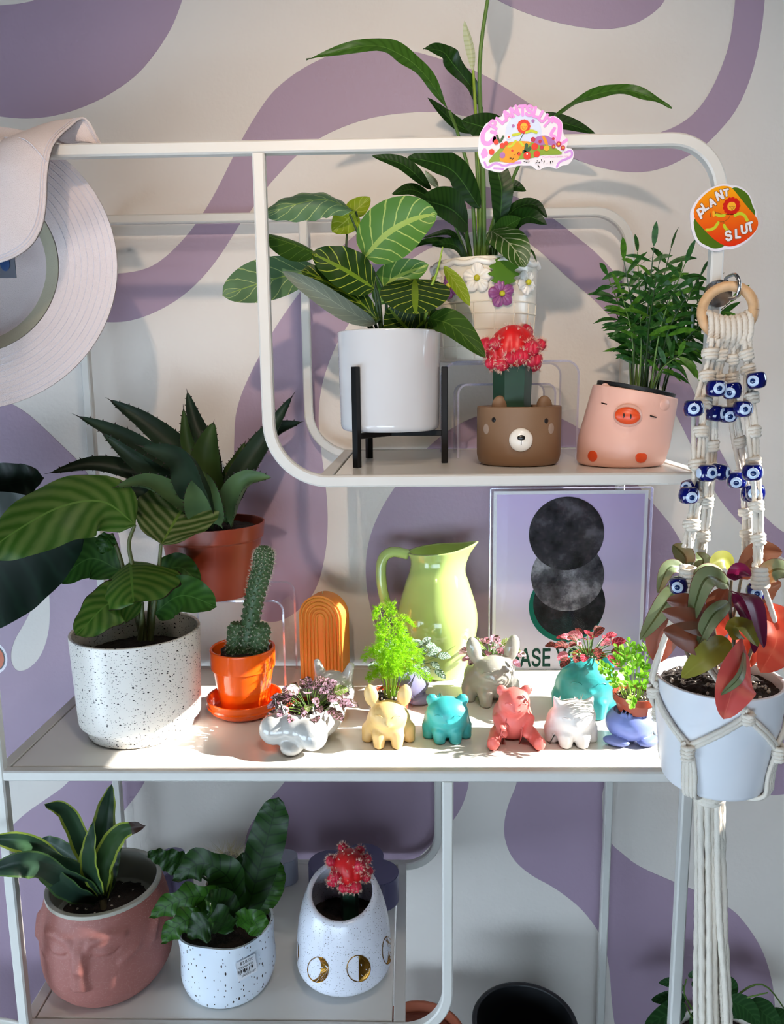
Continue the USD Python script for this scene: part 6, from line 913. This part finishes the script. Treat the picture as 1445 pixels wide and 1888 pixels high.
# egg pot with gold moons and a moon cactus
cx, cy, rb = placez(634, 1843, 42, ZL); yc = cy + .016; kf = dep(V([cx, yc, ZL + .06])) / F; R = 87 * kf; zc_ = at(634, 1762, yc)[2] - ZL; top = at(634, 1586, yc + .01)[2] - ZL
egg = thing('moon_cactus', 'pink-red moon cactus in speckled white egg-shaped pot with gold moon phases', 'potted plant', (cx, yc, ZL)); EGGM = speckled('egg_speckle', (224, 226, 236), (60, 50, 48), ((430, .2), (230, .16)), rough=.22, dens=.5)
def eggR(z): z = np.asarray(z, float); return np.where(z < zc_, R * np.sqrt(np.clip(1 - ((z - zc_) / (zc_ * 1.04)) ** 2, 0, 1)), R * np.clip(1 - (np.clip(z - zc_, 0, None) / (top * 1.05 - zc_)) ** 2.3, 0, 1) ** (1 / 2.0))
def eggf(P):
    q = P - V([cx, yc, ZL]); r = np.hypot(q[..., 0], q[..., 1]); z = q[..., 2]; zz_ = np.where(z < zc_, ((z - zc_) / (zc_ * 1.04)) ** 2, (np.clip(z - zc_, 0, None) / (top * 1.05 - zc_)) ** 2.3); k = np.sqrt((r / R) ** 2 + zz_); d = (k - 1) * R * .95; d = np.maximum(d, -z + .0008); sh = np.abs(d + .003) - .003; pl_ = (P - PL0) @ PLN
    inner = np.maximum(d + .006, .02 - z); return scut(scut(d, inner, .002), -pl_, .004)
eins = lambda P: (np.hypot(P[..., 0] - cx, P[..., 1] - yc) < eggR(P[..., 2] - ZL)) & (P[..., 2] > ZL)
PL0 = march(634, 1704, eins); PLN = np.cross(V([cx, yc + R * .56, ZL + top * .90]) - PL0, [-1, 0, 0]); PLN /= np.linalg.norm(PLN)
ek = nets(eggf, (cx - R * 1.1, yc - R * 1.1, ZL - .006), (cx + R * 1.1, yc + R * 1.1, ZL + top * 1.05), .0017); trimesh.smoothing.filter_taubin(ek, iterations=6); obj('pot', ek, EGGM, egg, smooth=True)
eins = lambda P: (np.hypot(P[..., 0] - cx, P[..., 1] - yc) < eggR(P[..., 2] - ZL)) & (P[..., 2] > ZL)
s0 = V([cx, yc, ZL + top * .46]); obj('soil', soil_disc(float(eggR(top * .46)) - .006, s0, 17), SOIL, egg, smooth=True)
def ringpx(x, y, rx_, ry_, w_): e = affinity.scale(Point(x, y).buffer(1, 24), rx_, ry_); return e.difference(affinity.scale(Point(x, y).buffer(1, 24), rx_ - w_, ry_ - w_)), e
for x, y, rx_, ry_, cutx in ((586, 1788, 20, 24, (574, 1783, 18, 24)), (661, 1786, 22.5, 25, None), (714, 1752, 10, 26, (707, 1757, 9, 26)), (546, 1752, 4.5, 25, (546, 1752, 9, 30))):
    rg, e = ringpx(x, y, rx_, ry_, 1.6); fill = e.intersection(sbox(x, y - 40, x + 40, y + 40)) if cutx is None else e.difference(affinity.scale(Point(cutx[0], cutx[1]).buffer(1, 24), cutx[2], cutx[3])); decal(egg, rg, eins, GOLD, 'moon_outline', .0008); 
    if fill.area > 20: decal(egg, fill, eins, GOLD, 'gold_moon', .0006)
cc = at(643, 1600, yc + .004); moon_cactus(egg, (cc[0], yc + .004, cc[2]), 32 / F * dep(cc), 34 / F * dep(cc), 9, .0135, s0[2] - .003, nbig=16, ribs=8)
# cloud-shaped candles behind
def cloud(name, label, px, py, Y, wpx, hpx, m, lobes, rot=0):
    c = at(px, py, Y); c[2] = ZL; k = dep(c) / F; g_ = unary_union([Point(x * wpx * k, y * wpx * k).buffer(r * wpx * k, 20) for x, y, r in lobes]).buffer(.004).buffer(-.004); g_ = affinity.rotate(g_, rot, origin=(0, 0)); o = thing(name, label, 'ornament', tuple(c)); m1 = extr(g_, hpx * k); cap = extr(g_.buffer(-.0012), .0012); v = cap.vertices.copy(); v[:, 2] += hpx * k; m1.apply_translation(c); obj('body', m1, m, o, smooth=40); obj('top_face', trimesh.Trimesh(v + c, cap.faces, process=False), m, o, smooth=False)
LIL1 = plain('candle_lilac', (122, 112, 148), .35); LIL2 = plain('candle_slate', (96, 92, 122), .35); LIL3 = plain('candle_grey', (150, 152, 166), .3)
lb = [(-.3, .05, .26), (.08, .25, .26), (.32, -.05, .26), (-.02, -.25, .26), (0, 0, .25)]
cloud('cloud_ornament', 'lilac cloud-shaped block behind the rose face pot', 304, 1622, .33, 92, 46, LIL1, lb); cloud('cloud_ornament', 'pale grey-lilac cloud-shaped block behind the broad-lobed fern', 500, 1612, .345, 84, 46, LIL3, lb, 20); cloud('cloud_ornament', 'slate lilac cloud-shaped block behind the egg-shaped pot', 650, 1632, .31, 150, 52, LIL2, lb, -8)
c = at(412, 1640, .27); kf = dep(c) / F; bc = thing('barrel_cactus', 'small pale cactus with long straw-coloured spines, behind the broad-lobed fern', 'potted plant', (c[0], .27, ZL)); hb_ = .048; obj('pot', lathe(rnd([(0, 0), (.026, 0), (.034, hb_), (.031, hb_), (.03, hb_ - .01), (0, hb_ - .01)], .004), 48, (c[0], .27, ZL)), FWH, bc)
zq = at(432, 1590, .27)[2]; obj('soil', soil_disc(.031, (c[0], .27, ZL + hb_ - .008), 18), SOIL, bc, smooth=True); obj('body', ribbed((c[0] + .012, .27, zq - .012), .026, .030, 12), plain('pale_cactus', (150, 142, 130), .6), bc, smooth=True)
g = np.random.default_rng(6); N = [q / np.linalg.norm(q) for q in g.normal(0, 1, (60, 3)) + V([0, -.3, .6])]; spines(bc, [V([c[0] + .012, .27, zq - .012]) + q * [.026, .026, .03] for q in N], N, .034, 5, plain('straw_spine', (206, 192, 150), .6), 3, .6, .0004)
# ---------------------------------------------------------------- on the floor and at the left
c = at(967, 1882, .2); kf = dep(c) / F; Rb = 97 * kf; bp = thing('floor_planter', 'large empty matt black planter under the right half of the rack', 'planter', (c[0], .2, 0)); obj('body', lathe(rnd([(0, 0), (Rb * .78, 0), (Rb, c[2]), (Rb * .9, c[2]), (Rb * .72, .03), (0, .03)], .006, 5), 80, (c[0], .2, 0)), plain('matt_black', (14, 16, 20), .5), bp)
c = at(772, 1912, .26); kf = dep(c) / F; Rb = 88 * kf; bp = thing('floor_pot', 'terracotta pot standing low behind the rounded lower frame corner', 'planter', (c[0], .26, 0)); obj('body', lathe(rnd([(0, 0), (Rb * .72, 0), (Rb * .92, c[2] - .03), (Rb, c[2] - .03), (Rb, c[2]), (Rb * .92, c[2]), (Rb * .86, c[2] - .02), (0, c[2] - .02)], .004, 4), 80, (c[0], .26, 0)), plain('terracotta_clay', (150, 76, 48), .7, var=.08), bp); obj('soil', soil_disc(Rb * .88, (c[0], .26, c[2] - .018), 19), plain('terracotta_dust', (112, 52, 32), .9), bp, smooth=True)
zf = .22; xf = at(1340, 1900, .33)[0]; fp = thing('leafy_floor_plant', 'dark green leafy floor plant half out of the frame beyond the right leg', 'potted plant', (xf, .33, 0)); obj('pot', lathe(rnd([(0, 0), (.08, 0), (.1, zf - .05), (.094, zf - .05), (.092, zf - .07), (0, zf - .07)], .004), 56, (xf, .33, 0)), FWH, fp); obj('soil', soil_disc(.094, (xf, .33, zf - .066), 20), SOIL, fp, smooth=True)
SC1 = leafmat('floor_leaf', (36, 70, 34), (48, 86, 44), 7, 1.2, .1, .04, soft=True, rough=.32, trans=.2)
for pts, w in (([(1262, 1850, .32), (1232, 1870, .3), (1188, 1890, .28)], 40), ([(1265, 1840, .33), (1235, 1840, .33), (1200, 1844, .33)], 24), ([(1262, 1825, .34), (1240, 1812, .34), (1214, 1812, .34)], 18), ([(1275, 1810, .34), (1290, 1822, .33), (1300, 1850, .32)], 24), ([(1268, 1800, .35), (1285, 1795, .35), (1295, 1793, .35)], 14), ([(1340, 1840, .33), (1348, 1820, .33), (1345, 1800, .33)], 24), ([(1335, 1870, .32), (1360, 1860, .31), (1392, 1880, .3)], 34), ([(1340, 1842, .31), (1375, 1860, .3), (1400, 1890, .29)], 40), ([(1385, 1842, .32), (1410, 1870, .31), (1440, 1890, .3)], 46), ([(1420, 1862, .33), (1440, 1880, .33), (1470, 1890, .33)], 36), ([(1270, 1880, .32), (1290, 1890, .31), (1320, 1930, .3)], 40)): leaf(fp, SC1, pts, w, (0, -.8, .6), a=.85, b=.65, fold=.15, cup=0)
for pts in ([V([xf, .33, zf - .07]), (1290, 1880, .33), (1262, 1835, .33), (1265, 1805, .345)], [V([xf, .33, zf - .07]), (1335, 1862, .32), (1370, 1842, .31), (1415, 1830, .31)], [V([xf, .33, zf - .07]), (1345, 1855, .33), (1405, 1815, .34), (1460, 1880, .34)], [V([xf, .33, zf - .07]), (1330, 1880, .33), (1340, 1842, .33)], [V([xf, .33, zf - .07]), (1285, 1890, .32), (1262, 1850, .32)]): stem(fp, STEMG, pts, .0028, r2=.0012)
xl = -.80; lp = thing('large_leaf_plant', 'floor plant with one huge dark green leaf at the left edge', 'potted plant', (xl, .16, 0)); obj('pot', lathe(rnd([(0, 0), (.10, 0), (.13, .26), (.122, .26), (.12, .23), (0, .23)], .005), 56, (xl, .16, 0)), FWH, lp); obj('soil', soil_disc(.12, (xl, .16, .232), 22), SOIL, lp, smooth=True)
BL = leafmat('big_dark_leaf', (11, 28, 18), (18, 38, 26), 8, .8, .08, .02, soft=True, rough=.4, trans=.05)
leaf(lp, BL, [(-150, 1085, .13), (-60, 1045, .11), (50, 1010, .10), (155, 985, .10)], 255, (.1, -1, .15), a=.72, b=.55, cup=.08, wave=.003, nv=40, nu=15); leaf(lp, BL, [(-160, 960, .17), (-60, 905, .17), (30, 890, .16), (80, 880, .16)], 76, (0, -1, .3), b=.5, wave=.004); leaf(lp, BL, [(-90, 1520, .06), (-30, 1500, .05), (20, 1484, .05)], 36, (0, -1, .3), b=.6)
P_ = at(-150, 1085, .13); stem(lp, STEMD, [V([xl, .16, .23]), V([xl - .01, .16, .7]), P_], .009, n=24, r2=.004); stem(lp, STEMD, [V([xl - .01, .16, .65]), at(-160, 960, .17)], .006, r2=.003); stem(lp, STEMD, [V([xl - .004, .16, .5]), at(-90, 1520, .06)], .005, r2=.003)
# ---------------------------------------------------------------- bucket hats at the left
CANV = plain('canvas_white', (226, 212, 210), .85, bump=.6, bscale=900); CANL = plain('hat_lining', (172, 168, 146), .85, bump=.3, bscale=700); THR = plain('hat_thread', (218, 211, 217), .85)
hat = thing('bucket_hat', 'white canvas bucket hat hanging open side out at the left of the top rail', 'hat', tuple(at(-40, 480, .07)))
def ell(cx_, cy_, a_, b_, Yf, n=72, rot=0): 
    t = np.linspace(0, 2 * np.pi, n); return V([at(cx_ + a_ * math.cos(x) * math.cos(rot) - b_ * math.sin(x) * math.sin(rot), cy_ + a_ * math.cos(x) * math.sin(rot) + b_ * math.sin(x) * math.cos(rot), Yf(x)) for x in t])
def loft(rings, closed=False):
    n = len(rings[0]); v = np.vstack(rings); f = []
    for i in range(len(rings) - 1):
        for j in range(n - 1): a_, b_ = i * n + j, i * n + j + 1; f += [(a_, b_, b_ + n), (a_, b_ + n, a_ + n)]
    return trimesh.Trimesh(v, V(f), process=False)
hcx, hcy = -62, 492
outer = lambda s_, y_: ell(hcx, hcy, 278 * s_, 264 * s_, lambda x: y_ + .012 * math.cos(x) - .01 * math.sin(2 * x), rot=.08)
rings = [outer(s_, .045 + .03 * (1 - s_) / .4) for s_ in np.linspace(1, .615, 9)]
obj('brim', loft(rings + [r_ + V([0, .0022, 0]) for r_ in rings[::-1]] + rings[:1]), CANV, hat, smooth=60)
for s_ in np.linspace(.68, .97, 8): obj('stitch_line', tube(outer(s_, .045 + .03 * (1 - s_) / .4 - .0003), .0004, 4, caps=False), THR, hat)
inn = [outer(.61 * s_, .045 + .03 + y_) for s_, y_ in ((1, 0), (.95, .012), (.87, .045), (.84, .07), (.78, .09), (.5, .098), (.02, .10))]
obj('lining', loft(inn[:3]), CANL, hat, smooth=60, label='olive grey sweatband'); obj('crown', loft(inn[2:] + [r_ + V([0, .003, 0]) for r_ in inn[::-1]]), CANV, hat, smooth=60)
cen = at(10, 488, .10); obj('woven_label', box(cen - V([.04, .0008, .018]), cen + V([.014, .0008, .010]), .0004), plain('label_grey', (96, 98, 108), .7), hat); obj('label_mark', ellip(cen + V([.0, -.0014, .002]), (.007, .001, .011)), plain('label_blue', (20, 60, 110), .5), hat, smooth=True)
hat2 = thing('bucket_hat', 'pinkish white bucket hat whose soft brim flops over the front of the rail', 'hat', tuple(at(30, 350, -.03)))
E_ = spline([at(186, 268, .052), at(156, 219, .045), at(124, 236, .012), at(96, 268, -.022), at(85, 318, -.036), at(83, 368, -.040), at(74, 420, -.042), at(48, 458, -.044), (at(0, 482, -.044)), at(-80, 494, -.040)], 60)
I_ = spline([at(128, 268, .058), at(70, 246, .052), at(20, 252, .03), at(0, 262, .004), at(-22, 300, -.014), at(-30, 340, -.022), at(-50, 370, -.026), at(-70, 385, -.028), at(-90, 395, -.028), at(-130, 400, -.026)], 60)
mid = lambda t: E_ * (1 - t) + I_ * t + V([0, -.010, .002]) * math.sin(math.pi * t); rs = [mid(t) for t in np.linspace(0, 1, 10)]
obj('brim', loft(rs + [r_ + V([.0012, .0022, -.0008]) for r_ in rs[::-1]] + rs[:1]), CANV, hat2, smooth=60)
for t in (.035, .07): obj('stitch_line', tube(mid(t) + V([0, -.0006, .0003]), .0006, 4), THR, hat2)
obj('edge_binding', tube(E_, .0016, 8), CANV, hat2, smooth=60); C_ = [I_ * (1 - t) + at(-200, 300, .05) * t + V([0, -.02, .02]) * math.sin(math.pi * t) for t in np.linspace(0, 1, 8)]; obj('crown', loft(C_), CANV, hat2, smooth=60); obj('seam', tube(spline([mid(0.0)[24] , mid(.4)[20], mid(1.0)[16]], 24) + V([0, -.0012, .0006]), .0007, 5), THR, hat2)
